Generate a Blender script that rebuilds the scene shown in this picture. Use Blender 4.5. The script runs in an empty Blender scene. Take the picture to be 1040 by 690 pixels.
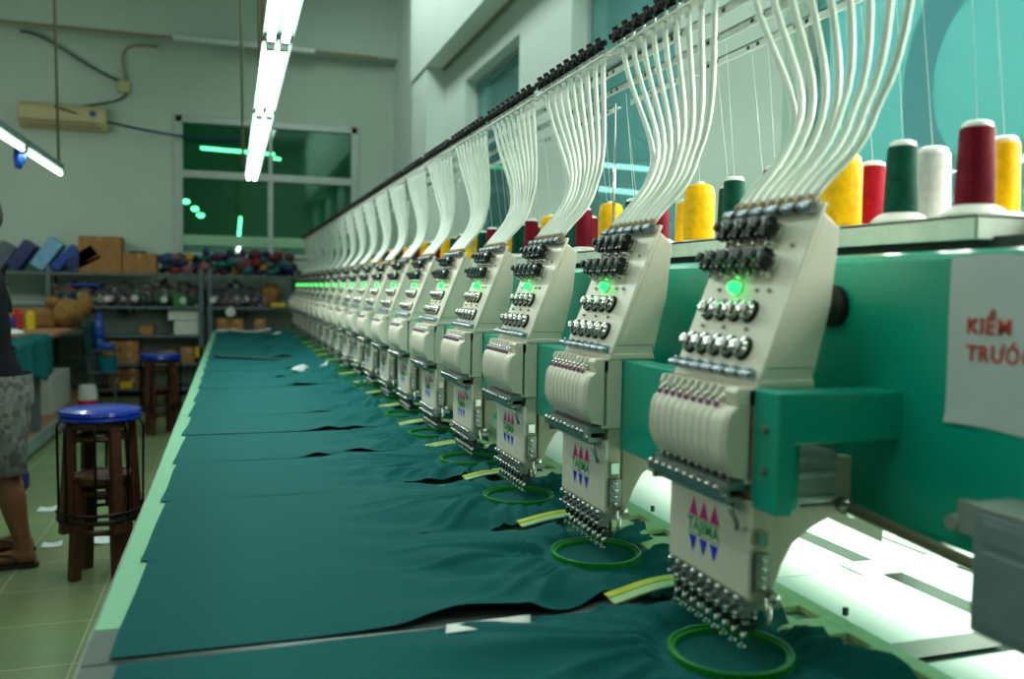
import bpy, math, random
from mathutils import Vector, Matrix, noise
random.seed(7)
sc = bpy.context.scene
COL = sc.collection
PI = math.pi
NH = 20            # embroidery heads
P = 0.477          # head pitch
T = 0.745          # table top height
ORD = ['nearest', 'second', 'third', 'fourth', 'fifth', 'sixth', 'seventh', 'eighth', 'ninth', 'tenth', 'eleventh',
       'twelfth', 'thirteenth', 'fourteenth', 'fifteenth', 'sixteenth', 'seventeenth', 'eighteenth', 'nineteenth', 'twentieth']
def nth(k, what, tail='of the row'):
    if k == 0: return 'nearest %s %s' % (what, tail)
    return '%s %s from the near end %s' % (ORD[k], what, tail)

# ------------------------------------------------------------------ materials
def s2l(c):
    return tuple((x / 12.92 if x <= .04045 else ((x + .055) / 1.055) ** 2.4) for x in [v / 255. for v in c]) + (1,)
MATS = {}
def mat(name, rgb, rough=.5, metal=0., spec=.5, noise_amt=.08, nscale=30, emit=None, estr=0, bump=0, bscale=200, coat=0, alpha=1, trans=0, sheen=0):
    m = bpy.data.materials.new(name); m.use_nodes = True
    nt = m.node_tree; b = nt.nodes['Principled BSDF']
    col = s2l(rgb)
    b.inputs['Roughness'].default_value = rough
    b.inputs['Metallic'].default_value = metal
    b.inputs['Specular IOR Level'].default_value = spec
    b.inputs['Coat Weight'].default_value = coat
    b.inputs['Alpha'].default_value = alpha
    b.inputs['Transmission Weight'].default_value = trans
    b.inputs['Sheen Weight'].default_value = sheen
    tc = nt.nodes.new('ShaderNodeTexCoord')
    n = nt.nodes.new('ShaderNodeTexNoise'); n.inputs['Scale'].default_value = nscale; n.inputs['Detail'].default_value = 3
    nt.links.new(tc.outputs['Object'], n.inputs['Vector'])
    r = nt.nodes.new('ShaderNodeValToRGB')
    r.color_ramp.elements[0].position = .3; r.color_ramp.elements[1].position = .7
    r.color_ramp.elements[0].color = tuple(c * (1 - noise_amt) for c in col[:3]) + (1,)
    r.color_ramp.elements[1].color = tuple(min(1, c * (1 + noise_amt)) for c in col[:3]) + (1,)
    nt.links.new(n.outputs['Fac'], r.inputs['Fac']); nt.links.new(r.outputs['Color'], b.inputs['Base Color'])
    if emit:
        b.inputs['Emission Color'].default_value = s2l(emit); b.inputs['Emission Strength'].default_value = estr
    if bump:
        n2 = nt.nodes.new('ShaderNodeTexNoise'); n2.inputs['Scale'].default_value = bscale; n2.inputs['Detail'].default_value = 4
        nt.links.new(tc.outputs['Object'], n2.inputs['Vector'])
        bp = nt.nodes.new('ShaderNodeBump'); bp.inputs['Strength'].default_value = bump; bp.inputs['Distance'].default_value = .002
        nt.links.new(n2.outputs['Fac'], bp.inputs['Height']); nt.links.new(bp.outputs['Normal'], b.inputs['Normal'])
    MATS[name] = m
    return m
mat('cream', (232, 226, 206), .38, noise_amt=.04, nscale=8)
mat('cream_dark', (196, 194, 168), .42, noise_amt=.05, nscale=8)
mat('grey_line', (120, 122, 108), .5)
mat('machine_green', (0, 170, 144), .28, noise_amt=.06, nscale=5, coat=.25)
mat('chrome', (215, 215, 210), .18, 1, noise_amt=.05)
mat('dark_steel', (92, 90, 88), .3, 1, noise_amt=.2, nscale=60)
mat('rail_grey', (176, 190, 184), .3, .25)
mat('steel', (165, 168, 165), .33, 1, noise_amt=.12)
mat('brass_steel', (165, 155, 130), .4, .7)
mat('black_plastic', (10, 10, 11), .3)
mat('felt', (24, 22, 22), .8)
mat('blue_clip', (176, 190, 200), .28, .8)
mat('brown', (140, 118, 84), .6)
mat('purple', (150, 70, 130), .35)
mat('white_plastic', (235, 236, 230), .4, noise_amt=.03)
mat('tube_white', (232, 240, 228), .3, noise_amt=.04, nscale=20)
mat('led', (60, 255, 120), .3, emit=(24, 255, 80), estr=4.5)
mat('magenta', (225, 25, 140), .5)
mat('logo_green', (20, 170, 90), .5)
mat('logo_blue', (40, 50, 210), .5)
mat('hoop_green', (28, 135, 34), .3, noise_amt=.1)
mat('yellow_strip', (190, 200, 70), .4)
mat('mint_strip', (175, 205, 150), .4)
mat('frame_bar', (200, 210, 158), .4)
mat('table_mint', (136, 202, 162), .4, noise_amt=.03, nscale=3, coat=.3)
mat('table_white', (236, 242, 232), .35, noise_amt=.02, nscale=3)
mat('table_steel', (120, 132, 128), .3, .6)
mat('slot_green', (2, 40, 28), .5)
mat('dark_body', (40, 48, 48), .6)
mat('tray', (212, 220, 205), .45)
mat('yellow_thread', (240, 180, 8), .42, spec=.12, noise_amt=.12, nscale=70, bump=.5, bscale=160)
mat('green_thread', (0, 66, 52), .6, spec=.12, noise_amt=.3, nscale=70, bump=.5, bscale=160)
mat('maroon_thread', (112, 8, 32), .6, spec=.12, noise_amt=.25, nscale=70, bump=.5, bscale=160)
mat('red_thread', (140, 8, 32), .6, spec=.12, noise_amt=.25, nscale=70, bump=.5, bscale=160)
mat('white_thread', (180, 184, 186), .42, spec=.12, noise_amt=.1, nscale=70, bump=.5, bscale=160)
mat('black_thread', (18, 18, 22), .42, noise_amt=.1)
mat('rail_white', (226, 234, 226), .4)
mat('hole', (20, 26, 24), .7)
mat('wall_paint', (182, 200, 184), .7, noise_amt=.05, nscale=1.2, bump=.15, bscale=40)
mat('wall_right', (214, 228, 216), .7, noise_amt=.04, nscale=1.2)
mat('ceiling_paint', (182, 200, 186), .7, noise_amt=.04, nscale=1)
mat('alu', (170, 182, 176), .4, .35)
mat('cardboard', (150, 108, 62), .8, noise_amt=.15, nscale=12)
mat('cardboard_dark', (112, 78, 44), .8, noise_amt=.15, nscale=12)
mat('tape', (175, 140, 90), .4)
mat('shelf_grey', (84, 98, 100), .5, .2)
mat('blue_seat', (6, 42, 150), .22, noise_amt=.1, coat=.4)
mat('stool_wood', (74, 42, 26), .45, noise_amt=.3, nscale=40)
mat('black_metal', (26, 22, 22), .35, .6)
mat('teal_cloth', (10, 88, 88), .88, spec=.18, noise_amt=.08, nscale=400)
mat('dark_teal_cloth', (12, 62, 58), .9, noise_amt=.1)
mat('blue_bag', (16, 66, 150), .35, noise_amt=.3, nscale=14)
mat('dark_blue', (14, 30, 92), .4, noise_amt=.3, nscale=14)
mat('pale_blue', (110, 165, 200), .35, noise_amt=.2, nscale=14)
mat('slate_bag', (70, 84, 100), .4, noise_amt=.3, nscale=20)
mat('teal_plastic', (10, 110, 125), .35)
mat('foam_white', (196, 202, 190), .7)
mat('white_board', (170, 178, 165), .7)
mat('bench_wood', (150, 112, 78), .5, noise_amt=.2, nscale=12)
mat('red_plastic', (190, 24, 22), .4)
mat('green_plastic', (26, 118, 36), .4)
mat('yellow_box', (205, 180, 30), .5)
mat('brown_sack', (128, 92, 40), .8, noise_amt=.25, nscale=14)
mat('skin', (122, 76, 50), .55, noise_amt=.1, nscale=20)
mat('black_shirt', (14, 15, 19), .9, spec=.1, noise_amt=.15)
mat('sandal', (38, 24, 24), .5)
mat('hair', (14, 11, 10), .6)
mat('ac_cream', (186, 178, 128), .5, noise_amt=.03)
mat('cable_dark', (52, 58, 58), .6)
mat('cable_tan', (140, 128, 98), .6)
mat('grey_cabinet', (128, 150, 148), .4, .15)
mat('grey_cabinet_top', (150, 162, 148), .4)
mat('paper', (205, 214, 212), .7, noise_amt=.02)
mat('letter_red', (205, 62, 50), .6)
mat('tube_light', (255, 255, 255), .4, emit=(225, 255, 240), estr=9)
mat('housing_grey', (96, 110, 106), .5, noise_amt=.02)
mat('fixture_white', (205, 215, 208), .4, noise_amt=.02)
mat('scrap_white', (190, 205, 205), .5)
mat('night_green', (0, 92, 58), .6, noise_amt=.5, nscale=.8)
mat('reflection_glow', (255, 255, 255), .4, emit=(200, 255, 205), estr=10)
mat('pale_strip', (150, 196, 160), .6)

# camouflage shorts / mixed piles
def blotch(name, cols, scale, rough=.7):
    m = bpy.data.materials.new(name); m.use_nodes = True; nt = m.node_tree; b = nt.nodes['Principled BSDF']
    b.inputs['Roughness'].default_value = rough
    tc = nt.nodes.new('ShaderNodeTexCoord')
    v = nt.nodes.new('ShaderNodeTexVoronoi'); v.inputs['Scale'].default_value = scale
    sp = nt.nodes.new('ShaderNodeSeparateColor'); r = nt.nodes.new('ShaderNodeValToRGB'); r.color_ramp.interpolation = 'CONSTANT'
    nt.links.new(tc.outputs['Object'], v.inputs['Vector']); nt.links.new(v.outputs['Color'], sp.inputs['Color'])
    nt.links.new(sp.outputs[0], r.inputs['Fac'])
    e = r.color_ramp.elements
    for i, c in enumerate(cols):
        p = i / len(cols)
        el = e[i] if i < 2 else e.new(p)
        el.position = p; el.color = s2l(c)
    nt.links.new(r.outputs['Color'], b.inputs['Base Color'])
    MATS[name] = m
blotch('camo', [(104, 106, 98), (84, 88, 82), (66, 70, 66), (94, 98, 88)], 42)
blotch('spool_mix', [(52, 64, 62), (92, 106, 104), (34, 46, 52), (150, 160, 152), (50, 84, 64), (96, 70, 70), (62, 80, 104), (30, 34, 36)], 16)
blotch('spool_mix_b', [(60, 72, 72), (120, 104, 100), (36, 50, 80), (160, 158, 150), (60, 60, 64), (104, 62, 84), (40, 44, 48)], 18)

# floor tiles
def tile_floor():
    m = bpy.data.materials.new('floor_tiles'); m.use_nodes = True; nt = m.node_tree; b = nt.nodes['Principled BSDF']
    tc = nt.nodes.new('ShaderNodeTexCoord'); mp = nt.nodes.new('ShaderNodeMapping')
    mp.inputs['Location'].default_value = (.11, .05, 0); mp.inputs['Rotation'].default_value = (0, 0, 0)
    br = nt.nodes.new('ShaderNodeTexBrick'); br.offset = 0; br.inputs['Scale'].default_value = 1
    br.inputs['Brick Width'].default_value = .4; br.inputs['Row Height'].default_value = .4; br.inputs['Mortar Size'].default_value = .004
    br.inputs['Color1'].default_value = s2l((106, 128, 82)); br.inputs['Color2'].default_value = s2l((98, 120, 76))
    br.inputs['Mortar'].default_value = s2l((146, 150, 112)); br.inputs['Mortar Smooth'].default_value = .3
    n = nt.nodes.new('ShaderNodeTexNoise'); n.inputs['Scale'].default_value = 2.2; n.inputs['Detail'].default_value = 6
    mx = nt.nodes.new('ShaderNodeMix'); mx.data_type = 'RGBA'; mx.blend_type = 'MULTIPLY'; mx.inputs[0].default_value = .5
    nt.links.new(tc.outputs['Object'], mp.inputs['Vector']); nt.links.new(mp.outputs['Vector'], br.inputs['Vector'])
    nt.links.new(tc.outputs['Object'], n.inputs['Vector'])
    nt.links.new(br.outputs['Color'], mx.inputs[6]); nt.links.new(n.outputs['Color'], mx.inputs[7])
    g = nt.nodes.new('ShaderNodeGamma'); g.inputs[1].default_value = .8
    nt.links.new(mx.outputs[2], g.inputs[0]); nt.links.new(g.outputs[0], b.inputs['Base Color'])
    b.inputs['Roughness'].default_value = .22; b.inputs['Specular IOR Level'].default_value = .4
    MATS['floor_tiles'] = m
tile_floor()

# glass: a tinted pane, part mirror, part see-through
def glass(name, tint, see, rough=.02, base=None, mirror=.2):
    m = bpy.data.materials.new(name); m.use_nodes = True; nt = m.node_tree
    nt.nodes.remove(nt.nodes['Principled BSDF']); out = nt.nodes['Material Output']
    tr = nt.nodes.new('ShaderNodeBsdfTransparent'); tr.inputs[0].default_value = s2l(tint)
    df = nt.nodes.new('ShaderNodeBsdfDiffuse'); df.inputs[0].default_value = s2l(base or tint)
    gl = nt.nodes.new('ShaderNodeBsdfGlossy'); gl.inputs['Roughness'].default_value = rough; gl.inputs[0].default_value = (.8, 1, .92, 1)
    m1 = nt.nodes.new('ShaderNodeMixShader'); m1.inputs[0].default_value = see
    nt.links.new(df.outputs[0], m1.inputs[1]); nt.links.new(tr.outputs[0], m1.inputs[2])
    m2 = nt.nodes.new('ShaderNodeMixShader'); m2.inputs[0].default_value = mirror
    nt.links.new(m1.outputs[0], m2.inputs[1]); nt.links.new(gl.outputs[0], m2.inputs[2])
    nt.links.new(m2.outputs[0], out.inputs['Surface'])
    MATS[name] = m
glass('green_glass', (165, 240, 210), .75, base=(6, 80, 52), mirror=.08)
glass('clear_glass', (190, 230, 215), .5, base=(110, 160, 140), mirror=.12)
glass('teal_glass', (190, 234, 230), .55, base=(120, 190, 186), mirror=.13)
glass('grey_glass', (190, 226, 222), .5, base=(110, 156, 154), mirror=.13)

# ------------------------------------------------------------------ mesh builder
class MB:
    def __init__(s): s.v = []; s.f = []; s.m = []; s.s = []; s.mi = 0
    def add(s, vs, fs, smooth=False, mi=None):
        o = len(s.v); s.v += [tuple(v) for v in vs]
        for f in fs:
            s.f.append([i + o for i in f]); s.m.append(s.mi if mi is None else mi); s.s.append(smooth)
        return s
    def box(s, x0, x1, y0, y1, z0, z1, mi=None, M=None):
        vs = [(x, y, z) for x in (x0, x1) for y in (y0, y1) for z in (z0, z1)]
        if M is not None: vs = [M @ Vector(v) for v in vs]
        return s.add(vs, [(0, 1, 3, 2), (4, 6, 7, 5), (0, 4, 5, 1), (2, 3, 7, 6), (0, 2, 6, 4), (1, 5, 7, 3)], False, mi)
    def prism(s, poly, y0, y1, mi=None):      # poly in XZ, extruded along Y
        n = len(poly)
        a = sum(poly[i][0] * poly[(i + 1) % n][1] - poly[(i + 1) % n][0] * poly[i][1] for i in range(n))
        if a < 0: poly = poly[::-1]
        vs = [(x, y0, z) for x, z in poly] + [(x, y1, z) for x, z in poly]
        fs = [tuple(range(n)), tuple(range(2 * n - 1, n - 1, -1))]
        for i in range(n):
            j = (i + 1) % n; fs.append((i, i + n, j + n, j))
        return s.add(vs, fs, False, mi)
    def tube(s, pts, r, n=8, mi=None, caps=True, smooth=True):
        pts = [Vector(p) for p in pts]; N = len(pts)
        rs = r if isinstance(r, (list, tuple)) else [r] * N
        t = (pts[1] - pts[0]).normalized()
        up = Vector((0, 0, 1)) if abs(t.z) < .9 else Vector((1, 0, 0))
        u = t.cross(up).normalized(); vs = []
        for i, p in enumerate(pts):
            if i == 0: t = pts[1] - pts[0]
            elif i == N - 1: t = pts[-1] - pts[-2]
            else: t = pts[i + 1] - pts[i - 1]
            t.normalize(); u = (u - t * u.dot(t)).normalized(); w = t.cross(u)
            for k in range(n):
                a = 2 * PI * k / n
                vs.append(p + (u * math.cos(a) + w * math.sin(a)) * rs[i])
        fs = [(i * n + k, i * n + (k + 1) % n, (i + 1) * n + (k + 1) % n, (i + 1) * n + k) for i in range(N - 1) for k in range(n)]
        s.add(vs, fs, smooth, mi)
        if caps:
            o = len(s.v) - len(vs)
            s.f.append([o + k for k in range(n)][::-1]); s.m.append(s.mi if mi is None else mi); s.s.append(False)
            s.f.append([o + (N - 1) * n + k for k in range(n)]); s.m.append(s.mi if mi is None else mi); s.s.append(False)
        return s
    def cyl(s, a, b, r, r2=None, n=12, mi=None):
        return s.tube([a, b], [r, r if r2 is None else r2], n, mi)
    def lathe(s, prof, o, ax, n=14, mis=None, mi=None):   # prof: (distance along axis, radius)
        o = Vector(o); ax = Vector(ax).normalized()
        up = Vector((0, 0, 1)) if abs(ax.z) < .9 else Vector((1, 0, 0))
        u = ax.cross(up).normalized(); w = ax.cross(u)
        for i in range(len(prof) - 1):
            (d0, r0), (d1, r1) = prof[i], prof[i + 1]
            m_ = mis[i] if mis else mi
            vs = []
            for d, r in ((d0, r0), (d1, r1)):
                for k in range(n):
                    a = 2 * PI * k / n
                    vs.append(o + ax * d + (u * math.cos(a) + w * math.sin(a)) * max(r, 1e-5))
            s.add(vs, [(k, (k + 1) % n, n + (k + 1) % n, n + k) for k in range(n)], True, m_)
        return s
    def blob(s, c, rad, seed=0, amp=.25, n=14, freq=2., mi=None):
        c = Vector(c); vs = []; R, S = n // 2 + 1, n
        for i in range(R + 1):
            th = PI * i / R
            for k in range(S):
                a = 2 * PI * k / S
                d = Vector((math.sin(th) * math.cos(a), math.sin(th) * math.sin(a), math.cos(th)))
                q = 1 + amp * noise.noise(d * freq + Vector((seed * 7.3, seed * 1.7, 0)))
                vs.append(c + Vector((d.x * rad[0], d.y * rad[1], d.z * rad[2])) * q)
        fs = [(i * S + k, (i + 1) * S + k, (i + 1) * S + (k + 1) % S, i * S + (k + 1) % S) for i in range(R) for k in range(S)]
        return s.add(vs, fs, True, mi)
    def loft(s, rings, mi=None, caps=True, smooth=True):
        n = len(rings[0]); vs = [p for r in rings for p in r]
        fs = [(i * n + k, i * n + (k + 1) % n, (i + 1) * n + (k + 1) % n, (i + 1) * n + k) for i in range(len(rings) - 1) for k in range(n)]
        if caps: fs += [tuple(range(n))[::-1], tuple(range((len(rings) - 1) * n, len(rings) * n))]
        return s.add(vs, fs, smooth, mi)
    def build(s, name, mats, parent=None, bevel=0, off=(0, 0, 0), **tags):
        me = bpy.data.meshes.new(name)
        o_ = Vector(off)
        me.from_pydata([tuple(Vector(v) - o_) for v in s.v], [], s.f)
        if not isinstance(mats, (list, tuple)): mats = [mats]
        for m in mats: me.materials.append(MATS[m])
        me.polygons.foreach_set('material_index', s.m); me.polygons.foreach_set('use_smooth', s.s)
        me.update()
        ob = bpy.data.objects.new(name, me); COL.objects.link(ob)
        if parent is not None: ob.parent = parent
        elif any(off): ob.location = o_
        if bevel:
            b = ob.modifiers.new('bevel', 'BEVEL'); b.width = bevel; b.segments = 2; b.limit_method = 'ANGLE'; b.harden_normals = False
        for k, v in tags.items(): ob[k] = v
        return ob
def thing(name, label, cat, loc=(0, 0, 0), group=None):
    o = bpy.data.objects.new(name, None); COL.objects.link(o); o.location = loc; o.empty_display_size = .05
    o['label'] = label; o['category'] = cat
    if group: o['group'] = group
    return o
def dup(root, loc=None, label=None, skip=()):
    r = root.copy(); COL.objects.link(r)
    if loc is not None: r.location = loc
    if label: r['label'] = label
    for ch in KIDS[root.name]:
        if ch.name.split('.')[0] in skip: continue
        c = ch.copy(); COL.objects.link(c); c.parent = r
        for g in KIDS.get(ch.name, []):
            d = g.copy(); COL.objects.link(d); d.parent = c
    return r
KIDS = {}
def collect(root):
    KIDS[root.name] = [o for o in bpy.data.objects if o.parent == root]
    for c in KIDS[root.name]: KIDS[c.name] = [o for o in bpy.data.objects if o.parent == c]
def text_mb(txt, size, bold=.0, ext=.0004):
    cu = bpy.data.curves.new('lettering', 'FONT'); cu.body = txt; cu.size = size; cu.offset = bold; cu.extrude = ext
    cu.align_x = 'CENTER'; cu.align_y = 'CENTER'; cu.resolution_u = 2; cu.space_character = 1.12
    ob = bpy.data.objects.new('lettering', cu); COL.objects.link(ob)
    dg = bpy.context.evaluated_depsgraph_get()
    me = bpy.data.meshes.new_from_object(ob.evaluated_get(dg))
    vs = [v.co.copy() for v in me.vertices]; fs = [tuple(p.vertices) for p in me.polygons]
    bpy.data.objects.remove(ob); bpy.data.meshes.remove(me); bpy.data.curves.remove(cu)
    return vs, fs
# facing -X, reading towards -Y
FX = Matrix(((0, 0, -1), (-1, 0, 0), (0, 1, 0)))
# facing -Y, reading towards +X
FY = Matrix(((1, 0, 0), (0, 0, -1), (0, 1, 0)))
def bez(p0, p1, p2, p3, n):
    out = []
    for i in range(n + 1):
        t = i / n; a = (1 - t) ** 3; b = 3 * t * (1 - t) ** 2; c = 3 * t * t * (1 - t); d = t ** 3
        out.append(tuple(a * p0[k] + b * p1[k] + c * p2[k] + d * p3[k] for k in range(3)))
    return out
def sm(a, b, x):
    t = max(0, min(1, (x - a) / (b - a))); return t * t * (3 - 2 * t)

# ------------------------------------------------------------------ camera (solved from the photograph's vanishing points)
F_, CX, CY = 880., 520., 345.
VX, VY, ROLL = 235., 289., .016
yv = Vector((VX - CX, -(VY - CY), -F_)).normalized()
a0, b0 = VX - CX, -(VY - CY)
aa = -(F_ * F_ + b0 * b0 + b0 * ROLL * a0) / (a0 - b0 * ROLL)
xv = Vector((aa, b0 - ROLL * (aa - a0), -F_)).normalized()
zv = xv.cross(yv)
cam_d = bpy.data.cameras.new('camera'); cam = bpy.data.objects.new('camera', cam_d); COL.objects.link(cam)
M = Matrix((xv, yv, zv)).to_4x4()
M.translation = Vector((0, 0, 1.28)); cam.matrix_world = M
cam_d.sensor_width = 36; cam_d.lens = F_ / 1040 * 36; cam_d.clip_start = .02
cam_d.dof.use_dof = True; cam_d.dof.focus_distance = 2.15; cam_d.dof.aperture_fstop = 2.6
sc.camera = cam

# ------------------------------------------------------------------ room shell
def struct(name, mb, m, **k): return mb.build(name, m, kind='structure', **k)
WX = 1.95
struct('floor', MB().box(-6, 2.2, -1.5, 11.2, -.05, 0), 'floor_tiles')
struct('ceiling', MB().box(-6, 2.2, -1.5, 11.2, 4.85, 4.95), 'ceiling_paint')
w = MB()
wx0, wx1, wz0, wz1 = -.62, 1.50, 1.60, 3.22
w.box(-6, wx0, 11, 11.2, 0, 4.9).box(wx1, 2.2, 11, 11.2, 0, 4.9).box(wx0, wx1, 11, 11.2, 0, wz0).box(wx0, wx1, 11, 11.2, wz1, 4.9)
struct('wall_back', w, 'wall_paint')
struct('wall_left', MB().box(-6.2, -6, -1.5, 11.2, 0, 4.9), 'wall_paint')
struct('wall_front', MB().box(-6, 2.2, -1.7, -1.5, 0, 4.9), 'wall_paint')
wins = [(5.95, 7.44, 1.15, 3.09), (3.60, 4.95, 1.15, 3.35), (.6, 2.80, 1.15, 3.35)]   # right wall windows: y0,y1,z0,z1
w = MB(); ys = [-1.5] + [v for q in sorted(wins) for v in q[:2]] + [11.2]
for i in range(0, len(ys), 2): w.box(WX, WX + .2, ys[i], ys[i + 1], 0, 4.9)
for y0, y1, z0, z1 in wins: w.box(WX, WX + .2, y0, y1, 0, z0).box(WX, WX + .2, y0, y1, z1, 4.9)
struct('wall_right', w, 'wall_right')
struct('trim_1', MB().box(-6, 1.95, 10.72, 11, 4.07, 4.86), 'ceiling_paint')     # beam across the back wall
struct('trim_2', MB().box(1.75, 1.95, -1.5, 8.9, 3.37, 4.86), 'wall_right')       # beam along the right wall
struct('trim_3', MB().box(1.77, 1.95, 8.2, 8.9, 0, 3.40), 'wall_right')           # pillar
# right wall windows
for i, (y0, y1, z0, z1) in enumerate(wins):
    fr = MB()
    X0, X1 = WX + .10, WX + .14
    t = .035
    fr.box(X0, X1, y0, y0 + t, z0, z1).box(X0, X1, y1 - t, y1, z0, z1).box(X0, X1, y0, y1, z0, z0 + t).box(X0, X1, y0, y1, z1 - t, z1)
    ym = (y0 + y1) / 2
    if i == 1: fr.box(X0, X1, y0, y1, 2.55, 2.60)
    f = struct('window_%d' % (i + 2), fr, 'alu', bevel=.003)
    MB().box(WX + .115, WX + .121, y0 + t, y1 - t, z0 + t, z1 - t).build('pane', 'teal_glass' if i == 2 else 'grey_glass', f)
    if i == 0: struct('trim_4', MB().box(WX - .01, WX + .15, y0, y1, z0 - .03, z0), 'wall_right')
# pale pictures seen in the glass of the nearest right window
pd = MB()
def disc(mb, y, z, r, x, n=28, r0=0, sy=1, mi=0):
    vs = [(x, y + math.cos(2 * PI * k / n) * r * sy, z + math.sin(2 * PI * k / n) * r) for k in range(n)]
    if r0:
        vs += [(x, y + math.cos(2 * PI * k / n) * r0 * sy, z + math.sin(2 * PI * k / n) * r0) for k in range(n)]
        mb.add(vs, [(k, (k + 1) % n, n + (k + 1) % n, n + k) for k in range(n)], False, mi)
    else: mb.add(vs, [tuple(range(n))], False, mi)
glass('glass_film_blue', (150, 196, 206), .6, base=(150, 196, 206), mirror=.08); glass('glass_film_green', (140, 222, 196), .6, base=(140, 222, 196), mirror=.08); glass('glass_film_grey', (150, 196, 200), .6, base=(150, 196, 200), mirror=.08)
disc(pd, 1.98, 1.92, .42, WX + .112, r0=.26, sy=.8, mi=0)
disc(pd, 2.05, 1.62, .075, WX + .1115, r0=.05, mi=1); disc(pd, 1.85, 1.62, .075, WX + .1115, r0=.05, mi=1)
disc(pd, 1.62, 1.95, .17, WX + .111, mi=2)
pd.build('window_decal', ['glass_film_blue', 'glass_film_green', 'glass_film_grey'], bpy.data.objects['window_4'])
# back window
fr = MB(); Y0, Y1 = 10.97, 11.06
fr.box(wx0 - .02, wx0 + .08, Y0, Y1, wz0, wz1 + .03).box(wx1 - .08, wx1 + .02, Y0, Y1, wz0, wz1 + .03)
fr.box(wx0, wx1, Y0, Y1, wz1 - .05, wz1 + .03).box(wx0, wx1, Y0, Y1, wz0, wz0 + .05)
fr.box(wx0, wx1, Y0 + .01, Y1, 2.53, 2.62).box(.425, .485, Y0 + .005, Y1, wz0, 2.53).box(.435, .475, Y0 + .015, Y1, 2.6, wz1)
f = struct('window_1', fr, 'alu', bevel=.006)
MB().box(wx0 + .08, .43, 11.02, 11.03, 1.86, 2.53).build('pane', 'green_glass', f)
MB().box(.48, wx1 - .08, 11.02, 11.03, 1.86, 2.53).build('pane', 'green_glass', f)
MB().box(wx0 + .08, .44, 11.02, 11.03, 2.62, wz1 - .05).build('pane', 'green_glass', f)
MB().box(.47, wx1 - .08, 11.02, 11.03, 2.62, wz1 - .05).build('pane', 'green_glass', f)
MB().box(wx0 + .08, wx1 - .08, 11.02, 11.03, wz0 + .05, 1.74).build('pane', 'clear_glass', f)
MB().box(wx0 + .08, wx1 - .08, 11.005, 11.035, 1.74, 1.86).build('window_blind', 'pale_strip', f)
# the neighbouring room beyond the back window
w = MB().box(-4, 5, 15, 15.1, 0, 4.9).box(-4.1, -4, 11.2, 15.1, 0, 4.9).box(5, 5.1, 11.2, 15.1, 0, 4.9)
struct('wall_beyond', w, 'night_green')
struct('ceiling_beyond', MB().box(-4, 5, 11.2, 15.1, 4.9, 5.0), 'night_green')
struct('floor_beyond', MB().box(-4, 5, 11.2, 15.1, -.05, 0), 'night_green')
def reflection_glow(x0, x1, y0, y1, z0, z1, lab, r=.02):  # glowing tube that imitates a streak reflected in the glass
    MB().cyl((x0, y0, z0), (x1, y1, z1), r, n=8).build('glowing_tube', 'reflection_glow', label=lab, category='light')
reflection_glow(-.42, .62, 13.5, 13.5, 3.25, 3.22, 'long horizontal glowing streak imitating a reflection in the upper green panes of the back window', .022)
reflection_glow(.60, .70, 13.4, 13.4, 3.15, 3.14, 'short glowing stub imitating a reflection below the long streak in the green window', .02)
for j, (x, z) in enumerate(((-.62, 2.46), (-.50, 2.36), (-.42, 2.27))):
    MB().blob((x, 13.4, z), (.055, .04, .035), j, .1).build('reflection_blob', 'reflection_glow', label='%s of three round glows imitating reflections in the lower left green pane' % ['uppermost', 'middle', 'lowest'][j], category='light')  # round glows imitating lights reflected in the pane
reflection_glow(.105, .13, 13.2, 13.2, 1.98, 2.26, 'short upright streak imitating a reflection in the lower left green pane', .022)
# behind the right windows: a wall, and glowing tubes imitating reflections
mat('outside_wall', (168, 205, 204), .8, noise_amt=.1, nscale=.6)
struct('wall_outside', MB().box(4.2, 4.3, -1, 12, 0, 4.9), 'outside_wall')
for z0_, z1_, x0_, x1_, l in ((2.373, 2.35, 2.92, 3.75, 'upper'), (2.168, 2.139, 2.87, 3.49, 'lower')):
    MB().cyl((x0_, 7.0, z0_), (x1_, 7.0, z1_), .022, n=8).build('glowing_tube', 'tube_light', label='%s bright tube imitating a reflection in the middle right window' % l, category='light')

# ------------------------------------------------------------------ hanging light rows
def fixture(x, y0, y1, z, label, grp, twin=True):
    t = thing('ceiling_light', label, 'light', (x, (y0 + y1) / 2, z), grp)
    o = (x, (y0 + y1) / 2, z)
    h = MB()
    h.box(x - .02, x + .02, y0, y1, z + .02, z + .065)
    wg = .046
    h.add([(x - .018, y0, z + .024), (x - wg, y0, z + .008), (x - wg, y1, z + .008), (x - .018, y1, z + .024)], [(0, 1, 2, 3)])
    h.add([(x + .018, y0, z + .024), (x + wg, y0, z + .008), (x + wg, y1, z + .008), (x + .018, y1, z + .024)], [(3, 2, 1, 0)])
    h.build('housing', 'housing_grey', t, off=o)
    for dx in ((-.021, .021) if twin else (0,)):
        MB().cyl((x + dx, y0 + .03, z), (x + dx, y1 - .03, z), .0125, n=10).build('glowing_tube', 'tube_light', t, off=o)
        for yy in (y0 + .015, y1 - .015):
            MB().box(x + dx - .012, x + dx + .012, yy - .012, yy + .012, z - .012, z + .034).build('lamp_holder', 'fixture_white', t, off=o)
    return t
g = 'hanging fluorescent fixtures above the cloth table'
for j, (a, b) in enumerate(((.35, 1.52), (1.57, 2.77), (2.82, 3.96), (4.01, 5.19), (5.24, 6.42))):
    fixture(.137, a, b, 2.02, 'twin tube fluorescent fixture over the table, %s in the central row' % (['nearest', 'second', 'third', 'fourth', 'farthest'][j]), g)
g = 'hanging fluorescent fixtures on the left'
for j, (a, b) in enumerate(((3.2, 4.4), (4.45, 5.55), (5.6, 6.7))):
    fixture(-1.115, a, b, 2.02, 'single tube fluorescent fixture hanging at the left, %s of its row' % (['nearest', 'middle', 'farthest'][j]), g, False)
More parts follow.
